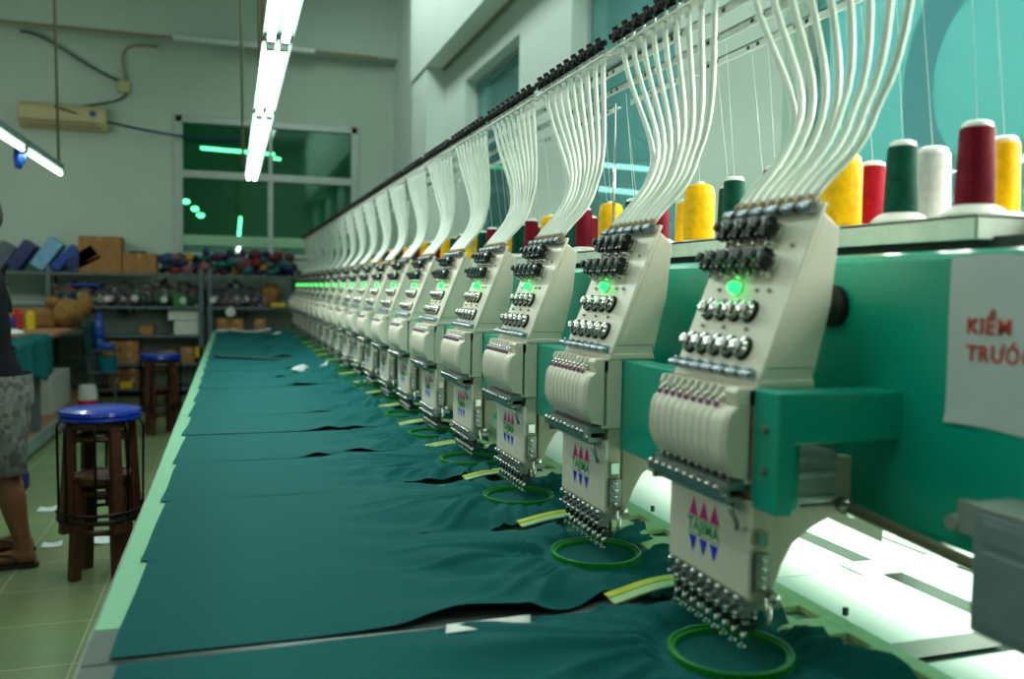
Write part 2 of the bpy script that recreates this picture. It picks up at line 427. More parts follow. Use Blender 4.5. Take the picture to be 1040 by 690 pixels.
for j, (x, y) in enumerate(((.08, 6.38), (.137, 4.0), (.16, 5.2), (-1.115, 6.62), (-1.115, 4.42))):
    MB().cyl((x, y, 2.10), (x - (.03 if x > 0 else .03), y, 4.85), .009, n=8).build('hanging_rod', 'cable_tan', label=[
        'thin rod holding the far end of the central light row', 'thin rod above the middle of the central light row', 'thin rod beside the central light row in front of the window',
        'pale rod holding the far end of the left light row', 'pale rod holding the near end of the left light row'][j], category='rod')
MB().blob((-1.15, 5.62, 1.99), (.03, .03, .07), 3, .4).build('rag', 'blue_bag', label='small blue rag tied to the left hanging light', category='rag')

# lights (two follow the fixture rows, the others are added unseen lamps)
def area(loc, sx, sy, power, rot=(0, 0, 0), col=(.86, 1, .93)):
    l = bpy.data.lights.new('lamp', 'AREA'); l.shape = 'RECTANGLE'; l.size = sx; l.size_y = sy; l.energy = power; l.color = col
    o = bpy.data.objects.new('lamp', l); COL.objects.link(o); o.location = loc; o.rotation_euler = rot
    return o
LP = dict(row=24, left=9, right=215, under=44, fill=16)
area((.137, 4.55, 2.0), .06, 3.9, LP['row'], col=(.92, 1, .95))
area((-1.15, 2.2, 1.95), .25, 3.4, 9.5, (0, math.radians(-72), 0), (.95, 1, .93))  # added side lamp brightening the front faces of the heads
area((-1.115, 5.0, 2.0), .05, 3.4, LP['left'])
area((.9, 4.6, 4.8), 1.0, 9, LP['right'], (0, math.radians(-34), 0), (.85, 1, .96))  # added lamp at ceiling height, brightens the right wall
area((2.6, 4.5, 3.2), .8, 9, 320, (0, math.radians(-75), 0), (.88, 1, .99))  # added lamp lighting the wall outside the right windows
area((1.55, 1.1, 1.70), .5, 1.8, LP['under'], (0, math.radians(24), 0), (.95, 1, .90))  # unseen lamp for the brightly lit white bed
area((-2.75, 7.8, 2.6), 2.0, .5, 22, (math.radians(62), 0, 0), (.95, 1, .93))  # added lamp brightening the back shelving
area((-2.6, 6.2, 4.8), 2.5, 6, LP['fill'], (0, 0, 0), (.88, 1, .95))  # added fill over the left side of the room
w = bpy.data.worlds.new('world'); sc.world = w; w.use_nodes = True
w.node_tree.nodes['Background'].inputs[0].default_value = (.55, .8, .72, 1); w.node_tree.nodes['Background'].inputs[1].default_value = .12

area((0, 12.6, 4.7), 6, 1.5, 26, (0, 0, 0), (.6, 1, .8))  # added lamp to brighten the room behind the back window
# ------------------------------------------------------------------ the embroidery heads
SL = Vector((.097, 0, .246)); SLn = SL.normalized(); PN = Vector((-SLn.z, 0, SLn.x))   # panel slope, outward normal
PB = Vector((.672, 1.0, 1.160))                                                      # near lower corner of the panel
HO = Vector((.72, 1.115, .79))                                                       # head base
W = .228
def pp(s, y, out=0): return PB + SL * s + Vector((0, y, 0)) + PN * out
def make_head():
    t = thing('stitching_unit', '', 'sewing head', HO, 'embroidery heads along the machine')
    B = lambda mb, n, m, bv=0, par=None: mb.build(n, m, t if par is None else par, bevel=bv, off=HO)
    # sloping tension panel: front plate with a lip, then the case behind it
    b = MB()
    q = lambda s, o: (PB + SL * s + PN * o)
    c = [q(0, 0), q(1, 0), q(1.0, -.007), q(0, -.007)]
    b.prism([(p.x, p.z) for p in c], 1.0, 1.0 + W)
    B(b, 'tension_panel', 'cream', .002)
    b = MB()
    b.prism([(.678, 1.160), (.772, 1.392), (.798, 1.371), (.788, 1.265), (.762, 1.158)], 1.003, 1.0 + W - .003)
    b.prism([(.668, 1.150), (.673, 1.162), (.763, 1.162), (.765, 1.150)], 1.0, 1.0 + W)
    B(b, 'tension_case', 'cream', .003)
    b = MB()   # seams engraved on the near side of the case
    for (x0, z0, x1, z1) in ((.684, 1.178, .760, 1.178), (.760, 1.178, .762, 1.168)):
        b.cyl((x0, 1.0028, z0), (x1, 1.0028, z1), .0007, n=6)
    B(b, 'seam_line', 'grey_line')
    # upper guide: bar of tube holders
    b = MB()
    b.tube([pp(.955, .004, .012), pp(.955, W - .004, .012)], .0075, 8, 0)
    for i in range(6):
        y = .018 + i * .038
        b.tube([pp(.955, y - .013, .012), pp(.955, y + .013, .012)], .0088, 6, 1)
    for i in range(9): b.tube([pp(.985, .022 + i * .023, .006), pp(1.03, .022 + i * .023, .006)], .0075, 8, 2)
    B(b, 'tube_holder', ['dark_steel', 'blue_clip', 'brown'])
    b = MB()
    b.tube([pp(.02, .004, .010), pp(.02, W - .004, .010)], .0045, 8, 0)
    for i in range(7):
        y = .016 + i * .033
        b.tube([pp(.02, y - .012, .008), pp(.02, y + .010, .014)], .0055, 6, 1)
        b.lathe([(0, .004), (.014, .004), (.016, 0)], pp(.05, y, .0), PN, 8, mi=1)
    B(b, 'lower_thread_guide', ['dark_steel', 'blue_clip'])
    # pretension knobs
    def knob():
        b = MB(); pr = [(0, .0145), (.008, .0145), (.010, .008), (.013, .008), (.014, .0150), (.030, .0142), (.032, .009), (.036, .0075), (.042, .007), (.044, 0)]
        mis = [1, 1, 1, 1, 0, 0, 1, 0, 0]
        b.lathe(pr, (0, 0, 0), PN, 12, mis)
        for a in range(6):     # finger flutes
            an = a * PI / 3; u = Vector((0, 1, 0)); v = PN.cross(u)
            d = u * math.cos(an) + v * math.sin(an)
            b.tube([PN * .015 + d * .0148, PN * .030 + d * .0142], .0036, 6, 0)
        b.lathe([(0, .0055), (.013, .0055), (.017, .003), (.018, 0)], SLn * -.020 + Vector((0, -.006, 0)), PN, 8, mi=1)
        return b
    kb = knob(); proto = None
    for s_, ys in ((.84, [.082, .118, .154, .190]), (.655, [.064, .100, .136, .172, .208])):
        for y in ys:
            if proto is None:
                proto = kb.build('pretension_knob', ['black_plastic', 'chrome'], t); o = proto
            else:
                o = proto.copy(); COL.objects.link(o)
            o.location = pp(s_, y) - HO
    # tension discs
    b = MB(); pr = [(0, .0175), (.004, .0175), (.0045, .004), (.005, .0150), (.008, .0155), (.009, .0160), (.012, .0115), (.0135, .005), (.015, .0048), (.0152, .0095), (.0195, .0095), (.022, .006), (.023, 0)]
    b.lathe(pr, (0, 0, 0), PN, 16, [1, 1, 1, 0, 0, 0, 0, 0, 1, 0, 0, 0])
    b.tube([Vector((0, -.010, 0)) + PN * .004, Vector((0, -.014, -.004)) + PN * .015, Vector((0, -.008, -.012)) + PN * .016], .0012, 5, 0)
    proto = None
    for s_, ys in ((.375, [.076, .112, .148, .184]), (.165, [.058, .094, .130, .166, .202])):
        for y in ys:
            if proto is None: proto = b.build('tension_disc', ['chrome', 'felt'], t); o = proto
            else: o = proto.copy(); COL.objects.link(o)
            o.location = pp(s_, y) - HO
    b = MB(); b.lathe([(0, .003), (.004, .003), (.005, 0)], (0, 0, 0), PN, 8); proto = None
    for s_, y_ in ((.50, .05), (.50, .08), (.50, .18), (.275, .07), (.275, .13), (.275, .19), (.76, .035)):
        if proto is None: proto = b.build('screw', 'brass_steel', t); o = proto
        else: o = proto.copy(); COL.objects.link(o)
        o.location = pp(s_, y_) - HO
    # status lamp
    b = MB(); b.lathe([(0, .010), (.003, .010), (.003, .0075)], pp(.505, .130), PN, 14, mi=1)
    b.lathe([(.003, .0085), (.012, .0085), (.017, .0055), (.018, 0)], pp(.505, .130), PN, 14, mi=0)
    B(b, 'status_lamp', ['led', 'white_plastic'])
    # ribbed lever cover
    b = MB()
    prof = [(.668, 1.128), (.640, 1.126), (.629, 1.118), (.624, 1.106), (.622, 1.085), (.6225, 1.064), (.627, 1.050), (.640, 1.032), (.668, 1.026)]
    NY = 109; rows = []
    for j in range(NY + 1):
        y = .002 + (W - .008) * j / NY; ph = (y - .040) / .0205
        rib = 0 if y < .038 else .0035 * (1 - abs(math.sin(PI * ph)) ** .6)
        endr = .006 * (1 - sm(0, .01, min(y, W - .006 - y + .002)))
        rows.append([(x + (rib + endr if 1 <= i <= 6 else 0), 1 + y, z - (rib * .7 if i in (1, 2) else 0)) for i, (x, z) in enumerate(prof)])
    n = len(prof); vs = [p for r in rows for p in r]
    b.add(vs, [(j * n + i, j * n + i + 1, (j + 1) * n + i + 1, (j + 1) * n + i) for j in range(NY) for i in range(n - 1)], True)
    b.add(rows[0], [tuple(range(n))], False); b.add(rows[-1], [tuple(range(n))[::-1]], False)
    B(b, 'lever_cover', 'cream')
    b = MB()
    b.prism([(.646, 1.126), (.640, 1.146), (.646, 1.152), (.672, 1.152), (.672, 1.126)], 1.002, 1.034)
    for i in range(9):
        y = 1.052 + i * .0205
        b.prism([(.648, 1.120), (.640, 1.140), (.645, 1.151), (.672, 1.151), (.672, 1.120)], y - .004, y + .004)
    b.box(.660, .699, 1.002, 1 + W - .004, 1.02, 1.150)
    B(b, 'lever_comb', 'cream', .002)
    b = MB(); b.tube([(.660, 0, 1.146), (.646, -.002, 1.139), (.632, -.004, 1.128)], [.0028, .0032, .0036], 8, 0)
    b.lathe([(0, .0038), (.005, .0038), (.006, 0)], (.634, -.004, 1.128), (-.6, -.2, -.5), 8, mi=1)
    proto = None
    for i in range(9):
        if proto is None: proto = b.build('take_up_lever', ['chrome', 'purple'], t, off=(HO.x, 0, HO.z)); o = proto
        else: o = proto.copy(); COL.objects.link(o)
        o.location = Vector((0, 1.042 + i * .0205 - HO.y, 0))
    # thread clamp bar sticking out below the cover
    b = MB()
    b.box(.628, .644, 1.016, 1.226, 1.001, 1.013, 0).box(.636, .668, 1.008, 1.226, 1.012, 1.024, 0)
    b.box(.640, .668, 1.020, 1.215, .992, 1.001, 0)
    for i in range(10):
        y = 1.026 + i * .0215
        b.blob((.630, y, 1.013), (.0055, .0055, .0055), 0, 0, 8, mi=1)
        b.cyl((.650, y, 1.024), (.652, y, 1.036), .0045, n=8, mi=1)
    b.cyl((.634, 1.01, 1.004), (.634, 1.234, 1.004), .003, n=6, mi=1)
    b.box(.640, .668, 1.226, 1.234, .985, 1.02, 2)
    b.tube([(.655, 1.03, .998), (.650, 1.02, .982), (.656, 1.012, .966), (.66, 1.02, .955)], .004, 6, 0)
    B(b, 'thread_clamp_bar', ['steel', 'chrome', 'brown'])
    # needle case
    b = MB(); b.box(.668, .674, 1.002, 1.0 + W - .004, .862, .997)
    pl = B(b, 'front_plate', 'cream', .0015)
    b = MB()
    vs, fs = text_mb('TAJIMA', .025, .0005, .0003)
    b.add([FX @ v + Vector((.6675, 1.122, .927)) for v in vs], fs, False, 0)
    for i, dy in enumerate((.030, 0, -.030)):
        y = 1.122 + dy - .002
        b.add([(.6672, y + .0125, .942), (.6672, y - .0125, .942), (.6672, y, .970)], [(0, 1, 2)], False, 1)
        b.add([(.6672, y + .0115, .911), (.6672, y - .0115, .911), (.6672, y, .886)], [(0, 2, 1)], False, 2)
    b.box(.6671, .6674, 1.077, 1.167, .9385, .9400, 0).box(.6671, .6674, 1.077, 1.167, .9140, .9155, 0)
    B(b, 'emblem', ['logo_green', 'magenta', 'logo_blue'], 0, pl)
    for y, z in ((1.19, .885), (1.15, .876), (1.06, .875)):
        pass
    b = MB()
    b.box(.674, .700, 1.004, 1 + W - .006, .868, 1.03)
    b.box(.671, .700, 1.003, 1 + W - .005, .856, .868)
    B(b, 'needle_case', 'cream_dark', .0015)
    # bright fittings at the near lower side of the case
    b = MB()
    b.box(.676, .698, .994, 1.003, .872, .925, 0)
    for z in (.88, .893, .906, .918): b.lathe([(0, .0045), (.006, .0045), (.008, .002), (.008, 0)], (.684, .996, z), (0, -1, 0), 8, mi=1)
    b.box(.678, .694, .996, 1.003, .935, .955, 1)
    b.lathe([(0, .008), (.014, .008), (.016, 0)], (.700, .998, .866), (0, -1, 0), 10, mi=1)
    b.tube([(.69, .99, .866), (.692, .985, .845), (.685, .978, .826)], .004, 6, 1)
    b.box(.672, .720, 1.0, 1.22, .846, .857, 0)
    B(b, 'side_fitting', ['steel', 'chrome'])
    # needle bars and presser feet
    b = MB()
    b.blob((.664, 0, .857), (.0055, .0055, .0055), 0, 0, 8, mi=1)
    b.cyl((.676, 0, .868), (.676, 0, .826), .0035, n=8, mi=1)
    b.box(.668, .684, -.0055, .0055, .830, .842, 0)
    b.cyl((.668, 0, .836), (.658, 0, .836), .0038, n=8, mi=1)
    b.cyl((.676, 0, .826), (.676, 0, .790), .0010, .0004, n=6, mi=1)
    proto = None
    for i in range(9):
        if proto is None: proto = b.build('needle_bar', ['steel', 'chrome'], t, off=(HO.x, 0, HO.z)); o = proto
        else: o = proto.copy(); COL.objects.link(o)
        o.location = Vector((0, 1.022 + i * .0235 - HO.y, 0))
    b = MB()
    b.cyl((.690, 0, .868), (.690, 0, .806), .003, n=8, mi=0)
    sp = [(.690 + .0055 * math.cos(a * .9), .0055 * math.sin(a * .9), .865 - a * .0011) for a in range(36)]
    b.tube(sp, .0011, 5, 1)
    b.box(.674, .694, -.005, .005, .810, .820, 0)
    b.tube([(.680, 0, .812), (.674, 0, .800), (.675, 0, .790)], [.004, .0032, .003], 6, 1)
    b.lathe([(0, .006), (.002, .006), (.002, .003)], (.675, 0, .787), (0, 0, 1), 10, mi=1)
    proto = None
    for i in range(9):
        if proto is None: proto = b.build('presser_foot', ['dark_steel', 'chrome'], t, off=(HO.x, 0, HO.z)); o = proto
        else: o = proto.copy(); COL.objects.link(o)
        o.location = Vector((0, 1.022 + i * .0235 - HO.y, 0))
    # lower arm behind the case
    b = MB()
    arc = [(.716, .977), (.716, .868), (.722, .852), (.730, .862), (.742, .895), (.760, .925), (.790, .945), (.830, .962), (.850, .972), (.850, .977)]
    b.prism(arc, 1.030, 1.205)
    ar = B(b, 'lower_arm', 'cream_dark', .004)
    b = MB(); vs, fs = text_mb('TAJIMA', .015, 0, .0003)
    b.add([FY @ v + Vector((.772, 1.0298, .985)) for v in vs], fs)
    for (x0, x1, z0, z1) in ((.738, .806, .996, .997), (.738, .806, .973, .974), (.738, .739, .973, .997), (.805, .806, .973, .997)): b.box(x0, x1, 1.0293, 1.031, z0, z1)
    b.build('embossed_mark', 'cream', ar, off=HO)
    # thread tubes
    for i in range(9):
        y0 = .022 + i * .023; y1 = -.122 + i * .0465
        rj = random.Random(i * 3 + 1)
        p0 = pp(1.0, y0, .006); wob = rj.uniform(-.012, .012)
        p3 = Vector((.80, 1 + y1, 1.800))
        dy = y1 - y0
        mid = Vector((.838 + wob * .4, 1.018 + (y0 - .02) * .82 + dy * .16 + wob - .004, 1.545 + wob))
        pts = bez(p0, p0 + SLn * .055 + Vector((.012, dy * .02, 0)), mid - Vector((.010, -.012, .07)), mid, 8)[:-1] + bez(mid, mid + Vector((.008, dy * .30 - .010, .07)), p3 - Vector((-.010, dy * .16, .10)), p3, 8)
        B(MB().tube(pts, .0058, 8), 'thread_tube', 'tube_white')
    return t
head0 = make_head(); collect(head0)
for k in range(NH):
    lab = nth(k, 'cream embroidery head', 'of the long green machine')
    if k == 0: head0['label'] = lab
    else: dup(head0, HO + Vector((0, P * k, 0)), lab)

# ------------------------------------------------------------------ tube rack above the heads
def make_unit():
    O = Vector((.80, 1.068, 1.80))
    t = thing('thread_guide_unit', '', 'thread guide', O, 'knobbed thread guide units on the rack')
    b = MB(); b.box(.789, .812, .855, 1.318, 1.802, 1.806)
    for i in range(9): b.cyl((.80, .875 + i * .048, 1.785), (.80, .875 + i * .048, 1.806), .0065, n=8)
    b.build('base_plate', 'white_plastic', t, off=O)
    b = MB()
    b.cyl((0, 0, 0), (0, 0, .012), .006, n=8, mi=1)
    b.lathe([(0, .008), (.006, .014), (.008, .008), (.012, .008), (.014, .017), (.026, .015), (.028, .008), (.036, .007), (.037, 0)], (-.002, 0, .006), (-.45, 0, .9), 10, [1, 0, 0, 0, 0, 0, 0, 0])
    for a in range(5):
        an = a * 2 * PI / 5; u = Vector((0, 1, 0)); ax = Vector((-.45, 0, .9)).normalized(); v = ax.cross(u); d = u * math.cos(an) + v * math.sin(an)
        b.tube([Vector((-.002, 0, .006)) + ax * .014 + d * .017, Vector((-.002, 0, .006)) + ax * .026 + d * .015], .004, 6, 0)
    b.blob((.012, -.008, .004), (.007, .007, .007), 0, 0, 8, mi=1)
    b.cyl((-.018, 0, .004), (-.018, 0, .018), .004, n=6, mi=0)
    proto = None
    for i in range(9):
        if proto is None: proto = b.build('guide_knob', ['black_plastic', 'chrome'], t); o = proto
        else: o = proto.copy(); COL.objects.link(o)
        o.location = Vector((0, .875 + i * .048 - O.y, .006))
    return t, O
u0, UO = make_unit(); collect(u0)
for k in range(NH):
    lab = nth(k, 'thread guide unit with black knobs', 'of the tube rack')
    if k == 0: u0['label'] = lab
    else: dup(u0, UO + Vector((0, P * k, 0)), lab)

rack = thing('thread_rack', 'white perforated rail rack running above the embroidery heads', 'rack', (.95, 5.5, 1.4))
RO = (.95, 5.5, 1.4)
ends = [.2, 2.165]
yy = 2.165
rails = [(-.4, 2.165)] + [(2.165 + .09 + i * 1.431, 2.165 + (i + 1) * 1.431) for i in range(6)]
for (a, b_) in rails:
    b_ = min(b_, 10.5)
    for X, da in ((.862, .0), (.945, 0.0), (1.04, .02)):
        m = MB()
        m.box(X - .012, X + .012, a + da, b_, 1.796, 1.799).box(X - .012, X - .009, a + da, b_, 1.782, 1.799)
        y = a + .06
        while y < min(b_, 6.0):
            for o_ in (0, .035):
                m.box(X - .0128, X - .0119, y + o_ - .005, y + o_ + .005, 1.787, 1.794, 1)
                m.box(X - .004, X + .004, y + o_ - .004, y + o_ + .004, 1.7945, 1.7958, 1)
            y += .159
        m.build('rail', ['rail_white', 'hole'], rack, off=RO)
    for X in (.95,):
        pass
        MB().cyl((.98, b_ - .012, 1.34), (.98, b_ - .012, 1.78), .004, n=8).build('post', 'chrome', rack, off=RO)

# ------------------------------------------------------------------ machine frame
mo = (1.0, 5.5, .75)
mach = thing('embroidery_machine_frame', 'long green machine body carrying the embroidery heads', 'machine', mo)
b = MB(); b.box(.862, 1.16, .1, 10.6, .960, 1.338); b.build('main_beam', 'machine_green', mach, bevel=.012, off=mo)
b = MB(); b.box(.700, .745, 1.0, 10.6, .978, 1.150)
b.build('front_beam', 'machine_green', mach, bevel=.004, off=mo)
b = MB()
b.prism([(.668, .990), (.668, 1.152), (.866, 1.150), (.866, 1.083), (.696, 1.083), (.696, .990)], .945, 1.0)
o = b.build('end_bracket', 'machine_green', mach, bevel=.003, off=mo)
b = MB()
for z in (1.10, 1.045): MB().lathe([(0, .006), (.004, .006), (.005, .002), (.005, 0)], (.668, .972, z), (-1, 0, 0), 10).build('bolt', 'steel', o, off=mo)
b = MB(); b.box(.742, .825, 1.03, 1.3, .980, 1.056)
for z in (.984, 1.020, 1.044): b.box(.742, .826, 1.024, 1.03, z, z + .009)
b.build('slide_rail', 'rail_grey', mach, bevel=.002, off=mo)
b = MB(); b.prism([(.824, .955), (.824, 1.045), (.925, 1.042), (.925, .910)], 1.04, 1.06)
pl = b.build('rail_end_plate', 'cream_dark', mach, bevel=.002, off=mo)
b = MB()
for z in (1.02, .985): b.lathe([(0, .008), (.001, .008), (.001, .005), (-.002, 0)], (.888, 1.0395, z), (0, -1, 0), 10)
b.build('bolt_hole', 'dark_steel', pl, off=mo)
b = MB(); b.cyl((.84, 1.05, .977), (.84, .10, .914), .0085, n=12, mi=0)
b.cyl((.84, 1.03, .9758), (.84, 1.005, .974), .012, n=12, mi=1)
b.build('drive_rod', ['brass_steel', 'chrome'], mach, off=mo)
for k in range(0, NH):      # hand knob and bobbin winder behind each head
    y = 1.034 + P * k
    b = MB(); b.lathe([(0, .032), (.010, .032), (.011, .02), (.012, .006), (.022, .005), (.022, 0)], (.862, y + .055, 1.262), (-1, 0, 0), 18, [0, 0, 0, 1, 1])
    if k < 1: b.build('hand_knob', ['black_plastic', 'chrome'], mach, off=mo)
b = MB().box(.850, .862, .800, .832, .990, 1.030).cyl((.846, .838, 1.0), (.862, .838, 1.0), .010, n=10)
b.build('cable_clamp', 'grey_cabinet_top', mach, off=mo)
for y in (.5, 3.5, 7, 10):
    MB().box(1.0, 1.14, y - .12, y + .12, T, .962).build('column', 'machine_green', mach, bevel=.006, off=mo)

# control box at the near right
bo = (.86, .45, .9)
cb = thing('control_box', 'grey metal control box at the lower right corner of the picture', 'control box', bo)
b = MB(); b.box(.80, .862, .25, .762, .897, 1.040); b.build('box_body', 'grey_cabinet', cb, bevel=.006, off=bo)
b = MB(); b.box(.796, .862, .245, .766, 1.040, 1.047); b.build('lid', 'grey_cabinet_top', cb, bevel=.003, off=bo)
b = MB(); b.box(.797, .801, .28, .745, 1.003, 1.030); b.build('upper_panel', 'grey_cabinet', cb, bevel=.002, off=bo)
b = MB(); b.box(.797, .801, .28, .745, .910, .996); b.build('lower_panel', 'grey_cabinet', cb, bevel=.002, off=bo)

# paper notice on the green body
so = (.8615, .72, 1.22)
sg = MB(); n = 14; vs = []
for j in range(n + 1):
    for i in range(n + 1):
        y = .868 - .297 * i / n; z = 1.329 - .208 * j / n
        vs.append((.8600 - .0012 * (1 + math.sin(i * .9 + j * .4)) * .5 - (.003 if j == n and i < 3 else 0), y, z + .002 * math.sin(i * .7)))
sg.add(vs, [(j * (n + 1) + i, (j + 1) * (n + 1) + i, (j + 1) * (n + 1) + i + 1, j * (n + 1) + i + 1) for j in range(n) for i in range(n)], True)
sh = sg.build('notice_sheet', 'paper', off=so, label='white paper notice with red lettering taped to the green machine body', category='notice')
b = MB()
for tx, z in (('KIỂM', 1.243), ('TRƯỚC', 1.210)):
    vs, fs = text_mb(tx, .0265, .0006, .0003)
    y0 = max(v.x for v in vs) - min(v.x for v in vs)
    b.add([FX @ v + Vector((.8583, .838 - y0 / 2, z)) for v in vs], fs)
b.build('lettering', 'letter_red', sh, off=so)

# thread stand trays and cones
to = (1.0, 5.5, 1.37)
ts = thing('thread_stand', 'pale thread cone stand on top of the green machine body', 'stand', to)
b = MB(); b.box(.955, 1.05, .925, 10.5, 1.385, 1.392).box(.955, .960, .925, 10.5, 1.357, 1.392).box(.955, 1.05, .925, .93, 1.357, 1.392)
b.build('front_tray', 'tray', ts, bevel=.002, off=to)
b = MB(); b.box(1.056, 1.16, .3, 10.5, 1.383, 1.390).box(1.056, 1.061, .3, 10.5, 1.362, 1.390)
b.build('back_tray', 'tray', ts, bevel=.002, off=to)
MB().box(.985, 1.14, .35, 10.5, 1.338, 1.362).build('support', 'dark_body', ts, off=to)
front = [('maroon', .026, .125, 0), ('dark green', .025, .12, 0), ('yellow', .035, .128, 1)]
MN = {'maroon': 'maroon_thread', 'dark green': 'green_thread', 'yellow': 'yellow_thread', 'red': 'red_thread', 'white': 'white_thread', 'black': 'black_thread'}
CMESH = {}
def cone(col, r, h, fat, x, y, z, label):
    key = (col, r, h)
    root = thing('thread_cone', label, 'thread', (x, y, z), 'thread cones on the machine')
    if key not in CMESH:
        b = MB()
        if fat: b.lathe([(0.004, r * .93), (.008, r), (h * .84, r * .97), (h * .96, r * .84), (h, r * .6), (h, 0)], (0, 0, 0), (0, 0, 1), 20)
        else: b.lathe([(0.016, r * 1.0), (.018, r * 1.03), (h * .97, r * .90), (h, r * .82), (h, .008)], (0, 0, 0), (0, 0, 1), 20)
        th = b.build('thread', MN[col], root)
        b = MB(); b.lathe([(0, r * 1.75), (.004, r * 1.7), (.012, r * 1.35), (.017, r * .95), (.017, 0)], (0, 0, 0), (0, 0, 1), 20)
        b.lathe([(h - .002, r * .78), (h + .006, r * .74), (h + .009, r * .5), (h + .009, 0)], (0, 0, 0), (0, 0, 1), 16)
        b.cyl((0, 0, .001), (0, 0, h), r * .4, n=8)
        if fat:
            b = MB(); b.cyl((0, 0, .001), (0, 0, h), r * .4, n=8); b.lathe([(0, r * .9), (.004, r * .9), (.004, 0)], (0, 0, 0), (0, 0, 1), 16); b.lathe([(h - .001, .010), (h + .006, .009), (h + .006, 0)], (0, 0, 0), (0, 0, 1), 12)
        sp = b.build('spool', 'white_plastic', root)
        b = MB(); b.cyl((0, 0, h), (-.03 if x < 1.05 else -.04, .0, 1.79 - z), .0005, n=4)
        ln = b.build('thread_line', 'tube_white', root)
        CMESH[key] = (th, sp, ln)
    else:
        for o in CMESH[key]:
            c = o.copy(); COL.objects.link(c); c.parent = root
back0 = [('yellow', .023, .12), ('white', .030, .125), ('red', .026, .12)]
backs = [[('yellow', .027, .115), ('maroon', .025, .12), ('dark green', .026, .13)], [('yellow', .022, .115), ('maroon', .025, .12), ('dark green', .025, .13)]]
for k in range(12):
    where = 'behind the %s embroidery head' % (ORD[k] if k == 0 else ORD[k] + ' nearest')
    for i, (c, r, h, fat) in enumerate(front):
        y = .975 + .142 * i + P * k
        cone(c, r, h, fat, 1.0, y, 1.392, '%s%s thread cone, front tray, %s' % ('fat ' if fat else '', c, where))
    for i, (c, r, h) in enumerate(back0 if k == 0 else backs[k % 2]):
        y = 1.02 + .14 * i + P * k
        cone(c, r, h, 0, 1.10, y, 1.390, '%s thread cone, back tray, %s' % (c, where))
cone('black', .026, .12, 0, 1.10, .90, 1.390, 'black thread cone at the right edge of the picture')

# ------------------------------------------------------------------ table
tb = thing('machine_table', 'long mint topped table running the length of the machine', 'table', (.6, 5.5, 0))
o = (.6, 5.5, 0)
b = MB(); b.box(-.203, .84, 1.436, 10.55, T - .03, T); b.build('table_top', 'table_mint', tb, bevel=.002, off=o)
b = MB(); b.box(-.203, .84, .4, 1.30, T - .03, T).box(-.203, .84, 1.304, 1.432, T - .03, T); b.build('steel_strip', 'table_steel', tb, bevel=.002, off=o)
b = MB(); b.box(-.206, -.201, .4, 10.55, T - .05, T - .001); b.build('edge_trim', 'steel', tb, off=o)
for y in (3.75, 6.4, 8.6):
    MB().box(-.203, .84, y - .005, y + .005, T, T + .0008).build('table_joint', 'steel', tb, off=o)
b = MB(); b.box(.842, 1.185, .2, .985, T - .03, T).box(.842, 1.185, 1.058, 1.366, T - .03, T).box(.842, 1.185, 1.371, 10.5, T - .03, T)
b.box(1.232, 1.36, .2, 10.5, T - .03, T).box(1.375, 1.47, .2, 10.5, T - .03, T).box(1.48, 1.72, .2, 10.5, T - .03, T)
b.build('white_bed_sheet', 'table_white', tb, bevel=.001, off=o)
b = MB(); b.box(.84, 1.74, .2, 10.5, T - .06, T - .035); b.build('slot_floor', 'slot_green', tb, off=o)
b = MB(); b.prism([(1.14, T), (1.14, T + .004), (1.40, T + .004), (1.40, T)], 1.33, 1.40); b.build('joint_plate', 'table_white', tb, off=o)
b = MB(); b.box(-.10, 1.7, .5, 10.45, .25, T - .06); b.build('apron', 'dark_body', tb, off=o)
for y in (.6, 2.9, 5.4, 7.9, 10.3):
    MB().box(-.16, -.09, y - .035, y + .035, 0, T - .03).build('leg', 'dark_body', tb, off=o)

# pantograph frame with pale slotted bar, yellow cross strips and the clamps
fo = (.86, 5.5, T)
pf = thing('hoop_frame', 'pale yellow green slotted frame bar beside the embroidery hoops', 'frame', fo)
fz = T + .003
m = MB(); y = .16
m.box(.80, .856, .1, 10.4, fz, fz + .012).box(.902, .936, .1, 10.4, fz, fz + .012)
while y < 10.4:
    m.box(.855, .903, y - .032, y + .032, fz, fz + .012); y += .1193
m.build('slotted_bar', 'frame_bar', pf, bevel=.0015, off=fo)
for k in range(0, NH):
    for dy in (.14, .34):
        m = MB(); m.lathe([(0, .005), (.012, .005), (.013, 0)], (.945, 1.0 + dy + P * k, fz + .013), (0, 0, 1), 8)
        if k < 6: m.build('frame_screw', 'dark_steel', pf, off=fo)
for k in range(-1, NH):
    yc = 1.285 + P * k
    pts = []
    for i in range(13):
        x = .600 + .22 * i / 12
        pts.append((x, yc + .05 * sm(.56, .80, x) + .0, T + .019 + .010 * math.sin((x - .590) * 14)))
    for nm, mm, d0, d1, dz in (('yellow_strip', 'yellow_strip', .012, .032, .002), ('mint_strip', 'mint_strip', -.012, .012, 0)):
        m = MB(); vs = []
        for p in pts: vs += [(p[0], p[1] + d0, p[2] + dz), (p[0], p[1] + d1, p[2] + dz), (p[0], p[1] + d1, p[2] + dz - .003), (p[0], p[1] + d0, p[2] + dz - .003)]
        N = len(pts)
        m.add(vs, [(i * 4 + a, i * 4 + (a + 1) % 4, i * 4 + 4 + (a + 1) % 4, i * 4 + 4 + a) for i in range(N - 1) for a in range(4)] + [(0, 3, 2, 1), (4 * N - 4, 4 * N - 3, 4 * N - 2, 4 * N - 1)], False)
        m.build(nm, mm, pf, off=fo)

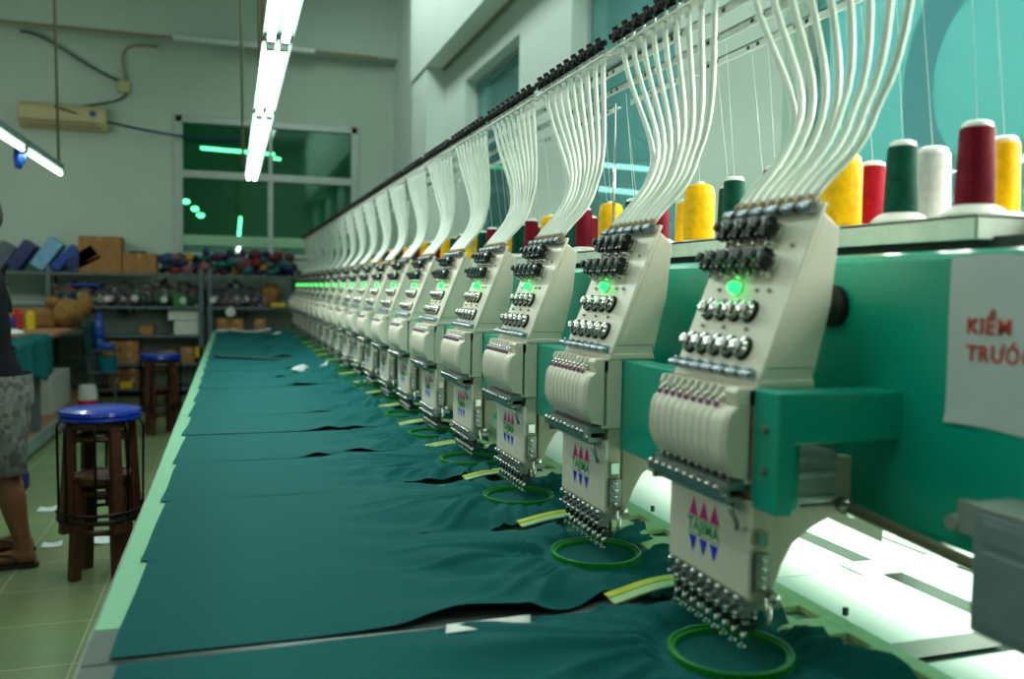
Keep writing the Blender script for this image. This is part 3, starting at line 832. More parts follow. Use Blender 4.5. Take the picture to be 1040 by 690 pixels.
# hoops
HX, HR = .672, .083
m = MB(); prof = [(.0, -.006), (.0045, -.006), (.0045, .006), (0, .006)]; n = 56; vs = []
for k in range(n):
    a = 2 * PI * k / n
    for dr, dz in prof: vs.append(((HR + dr) * math.cos(a), (HR + dr) * math.sin(a), dz))
m.add(vs, [(k * 4 + i, ((k + 1) % n) * 4 + i, ((k + 1) % n) * 4 + (i + 1) % 4, k * 4 + (i + 1) % 4) for k in range(n) for i in range(4)], False)
vs = []
for k in range(n):
    a = 2 * PI * k / n
    for dr, dz in ((-.006, -.006), (-.001, -.006), (-.001, .003), (-.006, .003)): vs.append(((HR + dr) * math.cos(a), (HR + dr) * math.sin(a), dz))
m.add(vs, [(k * 4 + i, ((k + 1) % n) * 4 + i, ((k + 1) % n) * 4 + (i + 1) % 4, k * 4 + (i + 1) % 4) for k in range(n) for i in range(4)], False)
h0 = m.build('embroidery_hoop', 'hoop_green', bevel=.001)
for k in range(NH):
    o = h0 if k == 0 else h0.copy()
    if k: COL.objects.link(o)
    o.location = (HX, 1.046 + P * k, .771)
    o['label'] = 'round green hoop gripping teal cloth under the %s embroidery head' % (ORD[k] if k == 0 else ORD[k] + ' nearest')
    o['category'] = 'embroidery hoop'; o['group'] = 'green embroidery hoops'

# ------------------------------------------------------------------ cloth pieces
def cloth_h(x, y, k, yc):
    w = sm(.16, .46, x)
    dx, dy = x - HX, y - yc
    r = math.hypot(dx, dy); a = math.atan2(dy, dx)
    out = max(0, r - HR)
    z = T + .0030 + .0008 * noise.noise(Vector((x * 6, y * 7, k * 3.1)))
    z += .006 * sm(.05, .4, x) * max(0, noise.noise(Vector((x * 2.2 + 5, y * 9, k * 1.3))) + .15) * (1 if k else .5)
    fold = min(1, abs(noise.noise(Vector((math.cos(a) * 2.6, math.sin(a) * 2.6, k * 5.7 + r * 1.5)))) * 2)
    a2 = a + .35 * noise.noise(Vector((x * 2, y * 2, k)))
    ray = (1 - min(1, abs(noise.noise(Vector((math.cos(a2) * 3.8, math.sin(a2) * 3.8, k * 3.3)))) * 3.2)) ** 1.5
    fold2 = noise.noise(Vector((x * 4 + 3, y * 12 + x * 7, k * 2.3)))
    z += w * (.030 * (1 - fold) * math.exp(-out / .16) * sm(0, .05, out) +   .021 * ray * math.exp(-out / .26) * sm(0, .06, out) + .020 * fold2 * sm(0, .07, out) + .008)
    hz = .7665
    t = math.exp(-(out / .022) ** 2)
    z = z * (1 - t) + hz * t
    if r < HR: z = .7665 + .0006 * noise.noise(Vector((x * 30, y * 30, k)))
    # keep off the deck, keep below the machine arm
    return max(T + .0018, z)
def cloth(k):
    Yn = 1.294 + P * (k - 1); yc = 1.046 + P * k
    NU, NV = (150, 72) if k < 5 else ((110, 44) if k < 10 else (70, 24))
    gap_near = {1: .018, 5: .018, 8: .022, 10: .022}.get(k, -.004)
    L = P - (.014 if k == 0 else 0)
    x0n, x0f = -.168, -.153
    vs = []
    for j in range(NV + 1):
        v = j / NV
        for i in range(NU + 1):
            u = i / NU
            xl = x0n + (x0f - x0n) * v + .004 * noise.noise(Vector((k * 3.7, v * 2, 0)))
            x = xl + (.852 + .018 * math.sin(v * 7 + k) - xl) * u
            g = sm(.30, .56, x)
            gn = sm(.40, .60, x) * (.030 + .03 * noise.noise(Vector((x * 9, k * 4.1, 0)))) + (.020 * sm(.24, .33, x) * (1 - sm(.40, .5, x)) if k == 1 else .012 * sm(.24, .34, x))
            gf = sm(.40, .60, x) * (.026 + .03 * noise.noise(Vector((x * 9, k * 2.9 + 9, 0)))) - .004
            if k == 0: gn = 0
            if k > 1: gn *= .75
            ya, yb = Yn + gap_near * (1 - g) + gn, Yn + L - gf + .006 * (1 - g)
            y = ya + (yb - ya) * v
            z = cloth_h(x, y, k, yc)
            z += .0006 * (1 - v) * (1 - g)                      # the near edge lies over the piece before it
            xc = .30 + .05 * math.sin(k * 2.7) + (.06 if k == 1 else 0); lift = 0 if k in (2, 3, 6) else math.exp(-((x - xc) / (.030 if k > 1 else .05)) ** 2)
            z += (.011 if k == 1 else .010) * lift * math.exp(-v * 9) * (.6 + .5 * math.sin(k * 5.1)) if k else 0
            z += .010 * math.exp(-((x - .34) / .05) ** 2) * math.exp(-((v - .55) / .4) ** 2) * noise.noise(Vector((k * 1.9, 0, 0)))
            edge = max(sm(.12, 0, v), sm(.88, 1, v)) * g
            z = max(T + .0018, z - edge * .010)
            if y > yc and x > .68: pass
            vs.append((x, y, z))
    m = MB()
    m.add(vs, [(j * (NU + 1) + i, j * (NU + 1) + i + 1, (j + 1) * (NU + 1) + i + 1, (j + 1) * (NU + 1) + i) for j in range(NV) for i in range(NU)], True)
    m.build('cloth_piece', 'teal_cloth', off=(.3, yc, T), label='dark teal cloth panel lying under the %s embroidery head' % (ORD[k] if k == 0 else ORD[k] + ' nearest'), category='cloth', group='teal cloth panels hooped on the table')
for k in range(NH): cloth(k)
# loose bits on the cloth
def sheet(name, pts, z, m, label, cat, th=.0015, curl=0):
    mb = MB(); n = 8; A, B_, C, D = [Vector((p[0], p[1], z)) for p in pts]; vs = []
    for j in range(n + 1):
        for i in range(n + 1):
            u, v = i / n, j / n
            p = (A * (1 - u) + B_ * u) * (1 - v) + (D * (1 - u) + C * u) * v
            p.z += curl * (u - .5) ** 2 * 4 + .002 * math.sin(u * 5 + v * 3) * (1 if curl else 0)
            vs.append(p)
    mb.add(vs, [(j * (n + 1) + i, j * (n + 1) + i + 1, (j + 1) * (n + 1) + i + 1, (j + 1) * (n + 1) + i) for j in range(n) for i in range(n)], True)
    o = mb.build(name, m, label=label, category=cat)
    s_ = o.modifiers.new('thickness', 'SOLIDIFY'); s_.thickness = th
    return o

# ------------------------------------------------------------------ stools
def stool(loc, z0, label, cush_z, leg_spread, grp='wooden stools', rot=0, blue=True):
    x, y = loc; o = Vector((x, y, z0)); t = thing('stool', label, 'stool', o, grp); t.rotation_euler[2] = rot
    zt = cush_z
    b = MB(); b.lathe([(zt - .055, 0), (zt - .055, .158), (zt - .046, .168), (zt - .034, .166), (zt - .030, .160), (zt - .026, .168), (zt - .010, .164), (zt - .002, .12), (zt + .002, 0)], (0, 0, 0), (0, 0, 1), 32)
    if blue: b.build('seat', 'blue_seat', t)
    b = MB(); b.lathe([(zt - .085, 0), (zt - .085, .138 if blue else .115), (zt - .055, .142 if blue else .12), (zt - .055, 0)], (0, 0, 0), (0, 0, 1), 24); b.build('seat_board', 'stool_wood', t)
    s = leg_spread
    for a in range(4):
        an = a * PI / 2 + .55
        d = Vector((math.cos(an), math.sin(an), 0)); q = Vector((-d.y, d.x, 0))
        m = MB(); h = .021
        rings_ = []
        for zz, rr in ((0, s), (zt - .075, s * .82)):
            c = d * rr + Vector((0, 0, zz))
            rings_.append([c + d * h + q * h, c - d * h + q * h, c - d * h - q * h, c + d * h - q * h])
        m.loft(rings_, smooth=False); m.build('leg', 'stool_wood', t, bevel=.003)
    for zz in (zt - .13, zt - .30):
        for a in range(4):
            an = a * PI / 2 + .55; an2 = an + PI / 2; rr = s * (.95 - .12 * zz / zt)
            A = Vector((math.cos(an), math.sin(an), 0)) * rr + Vector((0, 0, zz)); B_ = Vector((math.cos(an2), math.sin(an2), 0)) * rr + Vector((0, 0, zz))
            if zz > .06: MB().cyl(A, B_, .013, n=6).build('stretcher', 'stool_wood', t)
    return t
def ring_frame(t, zt, r, zs, bottom):
    for zz in zs:
        m = MB(); n = 36
        m.tube([(r * math.cos(2 * PI * k / n), r * math.sin(2 * PI * k / n), zz) for k in range(n + 1)], .008, 8, caps=False); m.build('foot_ring', 'black_metal', t)
    for a in range(8):
        an = a * PI / 4
        c, s = math.cos(an), math.sin(an)
        m = MB(); m.tube([(.11 * c, .11 * s, zt - .058), (.160 * c, .160 * s, zt - .060), (.172 * c, .172 * s, zt - .085), ((r - .004) * c, (r - .004) * s, bottom)], .006, 6)
        m.build('frame_rod', 'black_metal', t)
sx, sy = -.545, 4.12
a = stool((sx, sy), 0, 'lower wooden stool of the near stack, its legs reaching the tiled floor', .50, .125, rot=.1, blue=False)
b = stool((sx, sy), .21, 'upper stool of the near stack with shiny round blue seat and black metal rings', .53, .155)
ring_frame(b, .53, .172, (.085, .055), .05)
sx, sy = -.575, 7.9
a = stool((sx, sy), 0, 'lower wooden stool of the far stack in front of the back shelving', .46, .125, rot=.5, blue=False)
b = stool((sx, sy), .17, 'upper stool of the far stack with round blue seat in front of the shelving', .52, .155, rot=.4)
ring_frame(b, .52, .172, (.085, .055), .05)

# scraps on the floor
for (x, y, dx, dy, l) in ((-.98, 5.36, .10, .12, 'small white paper scrap on the green floor behind the near stools'), (-.83, 4.62, .09, .10, 'white paper scrap on the floor behind the sandalled foot')):
    sheet('paper_scrap', [(x - dx / 2, y - dy / 2), (x + dx / 2, y - dy / 3), (x + dx / 2.4, y + dy / 2), (x - dx / 2, y + dy / 2.3)], .003, 'scrap_white', l, 'paper', .001, .006)
sheet('plastic_wrapper', [(-.66, 4.55), (-.52, 4.60), (-.50, 4.78), (-.64, 4.74)], .004, 'scrap_white', 'crumpled clear plastic wrapper on the floor behind the near stool legs', 'wrapper', .001, .02)

# ------------------------------------------------------------------ back shelving
sho = (-1.0, 10.7, 0)
SY0, SY1 = 10.45, 10.9
def shelving(x0, x1, levels, label, xs):
    o = ((x0 + x1) / 2, 10.68, 0)
    t = thing('metal_shelving', label, 'shelf', o)
    for z in levels:
        MB().box(x0, x1, SY0, SY1, z - .03, z).build('shelf_board', 'shelf_grey', t, bevel=.003, off=o)
    for x in xs:
        for y in (SY0 - .01, SY1 - .03):
            MB().box(x - .022, x + .022, y, y + .03, 0, levels[0] + .06).build('upright', 'shelf_grey', t, off=o)
LV = (1.385, 1.02, .70, .38, .10)
shelving(-3.4, -.30, LV, 'long grey metal shelving along the back wall below the air conditioner', (-3.36, -1.88, -.33))
shelving(-.26, .75, (1.385, 1.02, .72, .38, .10), 'short grey metal shelving under the back window', (-.235, .72))
cts = {}
def carton(x0, x1, z0, h, label, m='cardboard', y0=10.5, dep=.3, name='cardboard_box', cat='box', tape=True, grp=None):
    o = ((x0 + x1) / 2, y0 + dep / 2, z0)
    b = MB(); b.box(x0, x1, y0, y0 + dep, z0, z0 + h)
    ob = b.build(name, m, off=o, bevel=.004, label=label, category=cat)
    if grp: ob['group'] = grp
    if tape and m.startswith('cardboard') and h > .1:
        MB().box((x0 + x1) / 2 - .02, (x0 + x1) / 2 + .02, y0 - .002, y0 + dep, z0 + h - .05, z0 + h + .001).build('tape', 'tape', ob, off=o)
    return ob
carton(-1.59, -1.16, 1.386, .40, 'large brown cardboard box on the top shelf', dep=.35)
carton(-1.15, -.80, 1.386, .225, 'lower brown cardboard box beside the large one on the top shelf', dep=.3)
MB().box(-1.10, -.92, 10.6, 10.75, 1.612, 1.635).build('folder', 'felt', label='black folder lying on the lower top shelf box', category='folder')
# leaning flat packs
for j, (x, w_, h_, an, m, l) in enumerate(((-2.42, .16, .30, .55, 'slate_bag', 'grey flat packet leaning at the left end of the top shelf'),
        (-2.25, .14, .34, .6, 'dark_blue', 'dark blue flat packet leaning on the top shelf'), (-2.02, .15, .38, .62, 'pale_blue', 'pale blue and white packet leaning on the top shelf'),
        (-1.85, .10, .34, .75, 'blue_bag', 'bright blue packet leaning on the top shelf'), (-1.72, .14, .36, .95, 'dark_blue', 'navy packet leaning low on the top shelf'), (-1.66, .05, .34, 1.05, 'slate_bag', 'thin grey folder leaning against the large cardboard box'))):
    o = Vector((x, 10.62, 1.39)); b = MB()
    R = Matrix.Translation(o) @ Matrix.Rotation(an, 4, 'Y')
    b.box(-w_ / 2 - .0, w_ / 2, -.12, .14, 0.02, h_, M=R)
    lo = min(v[2] for v in b.v); b.v = [(v[0], v[1], v[2] + 1.388 - lo) for v in b.v]
    b.build('flat_packet', m, off=o, bevel=.008, label=l, category='packet')
rnd = random.Random(4)
cols = [('maroon', (84, 26, 40)), ('blue', (34, 56, 96)), ('teal', (26, 88, 90)), ('purple', (76, 38, 86)), ('yellow', (180, 140, 30)), ('red', (120, 30, 38)), ('grey', (84, 98, 98)), ('pink', (130, 84, 92)), ('green', (40, 100, 70)), ('navy', (22, 28, 66))]
for n_, c in cols: mat('bundle_' + n_, c, .7, noise_amt=.35, nscale=30)
def pile(n, x0, x1, z, zt, names, lab, grp, r=(.045, .075), name='cloth_bundle', cat='bundle'):
    for i in range(n):
        u = (i + .5) / n if True else 0
        x = x0 + (x1 - x0) * ((i * .618034) % 1); lay = (i * 7 % 5) / 4.
        rr = rnd.uniform(*r); zz = z + rr * .75 + max(0, (zt - z - rr * 1.6)) * lay * rnd.uniform(.5, 1)
        c = names[rnd.randrange(len(names))]
        y = 10.55 + rnd.uniform(0, .2)
        b = MB().blob((0, 0, 0), (rr * rnd.uniform(.8, 1.3), rr, rr * rnd.uniform(.6, .95)), i + 1, .5, 12, 2.5)
        b.build(name, 'bundle_' + c, label='%s %s' % (c, lab), category=cat, group='%s %s' % (c, grp)).location = (x, y, zz)
pile(84, -.74, .72, 1.385, 1.70, ['maroon', 'blue', 'teal', 'purple', 'red', 'grey', 'navy', 'pink', 'maroon', 'teal', 'yellow'], 'bundle in the colourful heap on the top shelf under the window', 'bundles heaped on the top shelf')
for (x0, x1, n, l, mm) in ((-1.85, -1.5, 3, 'at the left', 'spool_mix'), (-1.42, -.95, 4, 'in the middle', 'spool_mix_b'), (-1.0, -.36, 7, 'left of the shelf joint', 'spool_mix'), (-.2, .36, 5, 'under the window', 'spool_mix_b')):
    for i in range(n):
        x = x0 + (x1 - x0) * (i + .5) / n
        MB().blob((0, 0, 0), (.15, .12, .10 + .05 * ((i * 7) % 3) / 2), i + 3 * n, .9, 22, 2.6).build('bag_of_spools', mm, label='lumpy bag of mixed thread spools on the second shelf %s' % l, category='bag', group='bags of spools on the second shelf %s' % l).location = (x, 10.64, 1.02 + .09)
for j, (x, z) in enumerate(((-1.02, 1.11), (-.72, 1.10), (-.52, 1.09), (-.20, 1.10), (-1.30, 1.10))):
    b = MB(); b.lathe([(0, .035), (.05, .035), (.052, .030), (.052, .012), (.04, .010), (.04, 0)], (x, 10.49, z), (0, -1, 0), 16); b.build('thread_spool', 'foam_white', label='white ended spool facing out of the second shelf, %s from the left' % ['second', 'third', 'fourth', 'fifth', 'first'][j], category='spool')
carton(-.62, -.48, 1.022, .13, 'lime green bag on the second shelf', 'green_plastic', dep=.14, y0=10.44, name='small_bag', cat='bag', tape=False)
carton(-1.66, -1.38, 1.235, .03, 'blue plastic lid on top of the bags of the second shelf', 'blue_bag', name='blue_tray', cat='lid', tape=False)
b = MB().blob((.44, 10.6, 1.14), (.13, .1, .15), 5, .5, 16, 2.2); b.build('cloth_sack', 'brown_sack', label='pale brown sack slumped at the right end of the second shelf', category='sack')
carton(.44, .60, 1.022, .05, 'yellow box at the right end of the second shelf', 'yellow_box', y0=10.42, dep=.1, tape=False)
carton(-.68, -.36, .865, .13, 'upper white foam box under the second shelf', 'foam_white', tape=False, name='foam_box')
carton(-.62, -.34, .702, .155, 'lower white foam box on the third shelf', 'foam_white', tape=False, name='foam_box')
carton(-.98, -.84, .702, .10, 'small cardboard box alone on the third shelf', 'cardboard')
carton(-.16, -.015, .722, .165, 'left of two cardboard boxes on the shelf beyond the table end', 'cardboard')
carton(-.01, .13, .722, .165, 'right of two cardboard boxes on the shelf beyond the table end', 'cardboard')
carton(.25, .38, .722, .16, 'lone cardboard box on the right shelf beyond the table end', 'cardboard')
carton(-.17, -.03, .725, .035, 'flat white carton in front of the shelf boxes', 'foam_white', y0=10.43, dep=.06, tape=False)
for i in range(2):
    for j in range(2):
        carton(-1.36 + i * .185, -1.18 + i * .185, .382 + j * .125, .122, '%s %s carton of the four stacked left of the far stool' % (['lower', 'upper'][j], ['left', 'right'][i]))
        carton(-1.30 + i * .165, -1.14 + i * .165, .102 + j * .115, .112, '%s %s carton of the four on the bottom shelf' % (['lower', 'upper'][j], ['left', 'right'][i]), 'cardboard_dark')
carton(-.76, -.60, .382, .14, 'cardboard box on the fourth shelf behind the far stool seat', 'cardboard')
carton(-.55, -.40, .382, .17, 'cardboard box beside the yellow label box on the fourth shelf', 'cardboard')
carton(-.39, -.30, .44, .12, 'yellow box on the fourth shelf by the shelf joint', 'yellow_box', y0=10.44, tape=False)
carton(-1.18, -1.06, .105, .07, 'yellow box on the bottom shelf', 'yellow_box', y0=10.42, dep=.1, tape=False)
b = MB(); b.lathe([(0, .0), (0, .055), (.02, .055), (.022, 0)], (-.01, 10.43, .965), (0, -1, 0), 20); b.build('white_disc', 'foam_white', label='small round white disc hanging below the second shelf', category='disc')

# wall fittings
o = (-1.77, 10.9, 2.98)
ac = thing('air_conditioner', 'cream split air conditioner on the back wall', 'air conditioner', o)
b = MB(); b.prism([(0, 0)] * 3, 0, 0) if False else None
b.add([(x, y, z) for x in (-2.22, -1.33) for (y, z) in ((11.0, 2.98), (11.0, 3.25), (10.82, 3.25), (10.79, 3.20), (10.80, 3.06), (10.88, 2.98))],
      [(0, 1, 2, 3, 4, 5), (11, 10, 9, 8, 7, 6)] + [(i, i + 6, (i + 1) % 6 + 6, (i + 1) % 6) for i in range(6)])
b.build('casing', 'ac_cream', ac, bevel=.012, off=o)
b = MB(); b.box(-2.18, -1.42, 10.785, 10.80, 3.055, 3.067).box(-2.15, -1.40, 10.80, 10.86, 3.0, 3.012); b.build('louvre', 'cable_tan', ac, off=o)
b = MB(); b.box(-1.50, -1.44, 10.786, 10.79, 3.13, 3.19); b.build('sticker', 'blue_bag', ac, off=o)
MB().box(-1.23, -1.10, 10.93, 11.0, 3.45, 3.58).build('junction_box', 'ac_cream', bevel=.006, label='small cream junction box on the back wall', category='junction box')
def cable(pts, r, m, label): MB().tube(bez(*pts, 20), r, 6).build('cable', m, label=label, category='cable')
cable([(-2.2, 10.9, 4.02), (-1.9, 10.9, 4.03), (-1.6, 10.95, 3.7), (-1.2, 10.96, 3.58)], .014, 'cable_dark', 'dark cable sagging across the wall to the junction box')
cable([(-.8, 10.95, 4.0), (-1.3, 10.95, 4.05), (-1.15, 10.95, 3.8), (-1.14, 10.96, 3.58)], .012, 'cable_tan', 'tan cable dropping from the ceiling conduit to the junction box')
cable([(-1.14, 10.96, 3.45), (-1.15, 10.95, 3.36), (-1.35, 10.9, 3.3), (-1.6, 10.88, 3.25)], .012, 'cable_dark', 'short dark cable from the junction box to the air conditioner')
cable([(-1.85, 10.78, 3.21), (-1.2, 10.85, 3.02), (-.4, 10.92, 2.95), (.1, 10.95, 3.0)], .013, 'dark_blue', 'blue grey cable running from the air conditioner across the window')
MB().box(-.62, .95, 10.62, 10.70, 4.02, 4.075).build('batten_light', 'fixture_white', bevel=.004, label='long unlit white batten light under the back beam', category='light')
MB().box(-4, 1.7, 10.70, 10.72, 4.045, 4.075).build('conduit', 'cable_tan', label='tan conduit along the underside edge of the back beam', category='conduit')
MB().tube([(1.93, 8.2, 3.36), (1.93, -1, 3.36)], .014, 6).build('conduit', 'cable_tan', label='tan cable along the beam of the right wall', category='cable')
MB().box(-.02, .16, 5.9, 6.0, 4.0, 4.1).build('ceiling_box', 'fixture_white', label='pale square box near the top of the picture by the hanging rods', category='box')
bpy.data.objects['ceiling_box'].location.z += .75

# ------------------------------------------------------------------ work bench on the left
o = (-2.0, 8.3, 0); XR = -1.40
bn = thing('work_bench', 'work bench at the left piled with cloth and boxes', 'bench', o)
MB().box(-2.7, XR, 6.3, 10.3, .815, .85).build('bench_top', 'bench_wood', bn, bevel=.004, off=o)
MB().box(-2.7, XR, 6.3, 10.3, .10, .125).build('lower_shelf', 'bench_wood', bn, off=o)
MB().box(XR, XR + .02, 6.3, 10.3, .03, .13).build('shelf_lip', 'grey_cabinet', bn, off=o)
for y in (6.34, 7.4, 10.25):
    for x in (XR - .03, -2.66): MB().box(x - .03, x + .03, y - .03, y + .03, 0, .815).build('leg', 'shelf_grey', bn, off=o)
def drape(x0, x1, y0, y1, drop, m, label, seed):
    # cloth over the bench edge: top flap then hanging folds facing the aisle
    mb = MB(); NU, NV = 36, 20; vs = []
    for j in range(NV + 1):
        v = j / NV
        for i in range(NU + 1):
            u = i / NU; y = y0 + (y1 - y0) * u
            s = v * (x1 - x0 + drop)
            f = noise.noise(Vector((u * 5, seed, 0))); 
            if s < x1 - x0: x, z = x0 + s, .862 + .012 * abs(f)
            else:
                d = (s - (x1 - x0)) * (1 + .25 * f); x = x1 + .03 + .03 * math.sin(u * 16 + seed) * min(1, d * 5) + .02 * f; z = .855 - d
            vs.append((x, y, z))
    mb.add(vs, [(j * (NU + 1) + i, j * (NU + 1) + i + 1, (j + 1) * (NU + 1) + i + 1, (j + 1) * (NU + 1) + i) for j in range(NV) for i in range(NU)], True)
    ob = mb.build('draped_cloth', m, label=label, category='cloth'); s_ = ob.modifiers.new('thickness', 'SOLIDIFY'); s_.thickness = .004
drape(-1.50, XR, 6.5, 7.7, .30, 'teal_cloth', 'teal cloth hanging over the near edge of the work bench', 3)
drape(-1.6, XR, 9.2, 10.1, .30, 'dark_teal_cloth', 'dark teal cloth hanging at the far end of the work bench', 8)
def onb(x0, x1, y0, y1, z0, z1, m, name, label, cat, bv=.006): MB().box(x0, x1, y0, y1, z0, z1).build(name, m, bevel=bv, label=label, category=cat)
onb(-2.1, -1.72, 8.0, 8.35, .852, .98, 'blue_bag', 'folded_cloth', 'folded blue cloth on the bench behind the white dish', 'cloth', .03)
onb(-2.05, -1.65, 6.9, 7.3, .866, .905, 'green_plastic', 'cutting_mat', 'green pad on the bench beside the white dish', 'pad', .01)
MB().blob((-1.60, 7.35, .892), (.11, .12, .028), 2, .1, 18).build('dish', 'white_plastic', label='white oval dish on the near part of the bench', category='dish')
onb(-2.3, -1.95, 9.9, 10.2, .852, 1.0, 'cardboard', 'cardboard_box', 'cardboard box standing at the far end of the bench', 'box')
b = MB(); b.lathe([(0, .035), (.15, .035), (.16, .02), (.19, .02), (.19, 0)], (-1.72, 8.25, .852), (0, 0, 1), 16); b.build('spray_can', 'red_plastic', label='red can standing on the bench', category='can')
b = MB(); b.lathe([(0, .04), (.14, .04), (.15, .02), (.17, .02), (.17, 0)], (-1.70, 8.65, .852), (0, 0, 1), 16); b.build('bottle', 'yellow_box', label='yellow bottle beside the red can on the bench', category='bottle')
onb(-1.83, -1.55, 8.95, 9.2, .852, 1.03, 'brown_sack', 'wicker_box', 'brown box beside the round brown sack on the bench', 'box', .03)
b = MB(); b.blob((-1.46, 9.0, .985), (.14, .14, .135), 4, .2, 22); b.blob((-1.33, 9.1, 1.07), (.07, .05, .11), 7, .3, 14); b.blob((-1.58, 8.95, 1.09), (.06, .05, .05), 9, .3, 12)
b.build('brown_sack', 'brown_sack', label='bulging brown sack with raised corner on the bench', category='sack')
carton(-1.95, -1.48, .127, .33, 'white carton on the lower shelf of the bench', 'white_board', y0=8.3, dep=.9, tape=False)
b = MB(); b.lathe([(0, .085), (.17, .085), (.17, 0)], (0, 0, 0), (0, 0, 1), 20, mi=0); b.lathe([(.17, .087), (.30, .075), (.31, .06), (.31, 0)], (0, 0, 0), (0, 0, 1), 20, mi=1)
b.build('paint_tub', ['red_plastic', 'foam_white'], label='red tub with a white lid beside the bench', category='tub').location = (-1.30, 9.0, .0)
MB().blob((0, 0, 0), (.06, .07, .13), 6, .3, 14).build('blue_slipper_bag', 'dark_blue', label='dark blue bag beside the legs of the standing person', category='bag').location = (-1.18, 5.6, .14)
b = MB(); b.lathe([(0, .05), (.06, .055), (.11, .04), (.15, .055), (.24, .05), (.30, .03), (.38, .025), (.38, 0)], (0, 0, 0), (0, 0, 1), 16)
b.blob((.06, 0, .03), (.09, .05, .04), 2, .3)
ob = b.build('water_pump_bottle', 'blue_bag', label='tall blue bottle hanging between bench and far stool', category='bottle'); ob.location = (-1.27, 9.6, .60)
b = MB(); b.lathe([(0, .0), (0, .08), (.15, .10), (.15, .092), (.01, .072), (.01, 0)], (0, 0, 0), (0, 0, 1), 20)
ob = b.build('bucket', 'teal_plastic', label='teal bucket below the tall blue bottle', category='bucket'); ob.location = (-1.20, 9.6, .38)
rk = thing('bottle_rack', 'thin metal stand carrying the blue bottle and the teal bucket', 'stand', (-1.25, 9.6, 0))
for dx in (-.12, .12): MB().box(dx - .01, dx + .01, -.01, .01, 0, .60).build('post', 'shelf_grey', rk)
MB().box(-.13, .16, -.08, .08, .585, .60).build('shelf', 'shelf_grey', rk); MB().box(-.13, .16, -.08, .08, .365, .38).build('shelf', 'shelf_grey', rk)

# ------------------------------------------------------------------ the standing person (body faces left)
def ell(c, rx, ry, n=20, tilt=0):
    c = Vector(c); out = []
    for k in range(n):
        a = 2 * PI * k / n; x, y = rx * math.cos(a), ry * math.sin(a)
        out.append(c + Vector((x, y, x * tilt)))
    return out
PO = Vector((-1.0, 4.36, 0)); PS = -.045
body = MB()
# torso
body.loft([ell((-1.070, 4.42, .78), .115, .155), ell((-1.055, 4.42, .86), .130, .165), ell((-1.080, 4.42, 1.0), .108, .145), ell((-1.090, 4.42, 1.15), .115, .160), ell((-1.090, 4.42, 1.28), .105, .175), ell((-1.085, 4.42, 1.35), .075, .13), ell((-1.090, 4.42, 1.385), .055, .06), ell((-1.110, 4.42, 1.45), .05, .052)])
# head
body.blob((-1.09, 4.42, 1.55), (.098, .076, .118), 1, .03, 24)
body.blob((-1.19, 4.42, 1.535), (.018, .014, .022), 1, 0, 10)          # nose
for s in (-1, 1): body.blob((-1.075, 4.42 + s * .078, 1.54), (.02, .01, .03), 1, 0, 10)
# legs: near leg (y 4.30) and far leg (y 4.54)
def leg(y, dx):
    body.loft([ell((-1.02 + dx * .3, y, .84), .07, .06), ell((-1.00 + dx * .5, y, .66), .080, .076), ell((-.975 + dx * .8, y, .50), .062, .06), ell((-.962 + dx, y, .43), .056, .054), ell((-.935 + dx, y, .33), .060, .054), ell((-.915 + dx, y, .22), .046, .043), ell((-.893 + dx, y, .12), .034, .033), ell((-.888 + dx, y, .07), .038, .034), ell((-.890 + dx, y, .035), .040, .036)])
    # foot
    fx = -.89 + dx
    rings = []
    for (x, hy, hz, zc) in ((fx + .052, .020, .018, .040), (fx + .035, .032, .034, .048), (fx, .034, .045, .055), (fx - .06, .038, .032, .046), (fx - .12, .044, .022, .037), (fx - .165, .042, .016, .031), (fx - .185, .030, .010, .027)):
        rings.append([Vector((x, y + hy * math.cos(2 * PI * k / 16), max(.018, zc + hz * math.sin(2 * PI * k / 16)))) for k in range(16)])
    body.loft(rings)
    for j, (ty, tl) in enumerate(((-.028, .200), (-.012, .203), (.003, .200), (.017, .194), (.030, .184))):
        body.blob((fx - tl, y + ty, .030), (.020, .0085, .010), 1, 0, 8)
leg(4.30, 0); leg(4.55, -.06)
# arms bent forward towards the bench, with hands
for s in (-1, 1):
    y = 4.42 + s * .185
    body.loft([ell((-1.075, y - s * .02, 1.31), .050, .045, 14), ell((-1.04, y, 1.24), .045, .042, 14), ell((-1.045, y + s * .01, 1.12), .038, .036, 14), ell((-1.06, y + s * .01, 1.04), .036, .034, 14)])
    f = [Vector((-1.05, y + s * .01, 1.05)), Vector((-1.16, y, 1.02)), Vector((-1.28, y - s * .03, .99))]
    body.tube(f, [.036, .032, .024], 14)
    body.blob((-1.33, y - s * .035, .985), (.05, .038, .016), 1, 0, 14)
    for q in range(4): body.tube([(-1.36, y - s * .035 + (q - 1.5) * .018, .985), (-1.40, y - s * .035 + (q - 1.5) * .019, .982), (-1.425 - .006 * (q in (1, 2)), y - s * .035 + (q - 1.5) * .019, .970)], [.0085, .008, .0065], 8)
    body.tube([(-1.30, y - s * .065, .985), (-1.335, y - s * .085, .98), (-1.36, y - s * .09, .972)], [.010, .009, .007], 8)
pb = body.build('person', 'skin', off=PO, label='person standing at the left edge in black shirt, grey patterned shorts and flip flops', category='person')
rm = pb.modifiers.new('remesh', 'REMESH'); rm.mode = 'VOXEL'; rm.voxel_size = .0075; rm.use_smooth_shade = True
sm_ = pb.modifiers.new('smooth', 'SMOOTH'); sm_.factor = .5; sm_.iterations = 3
b = MB()
def fold_ring(c, rx, ry, z, amp, seed, n=48):
    out = []
    for k in range(n):
        a = 2 * PI * k / n; q = 1 + amp * noise.noise(Vector((math.cos(a) * 2, math.sin(a) * 2 + seed, z * 14)))
        out.append(Vector((c[0] + rx * q * math.cos(a), c[1] + ry * q * math.sin(a), z)))
    return out
rings = []
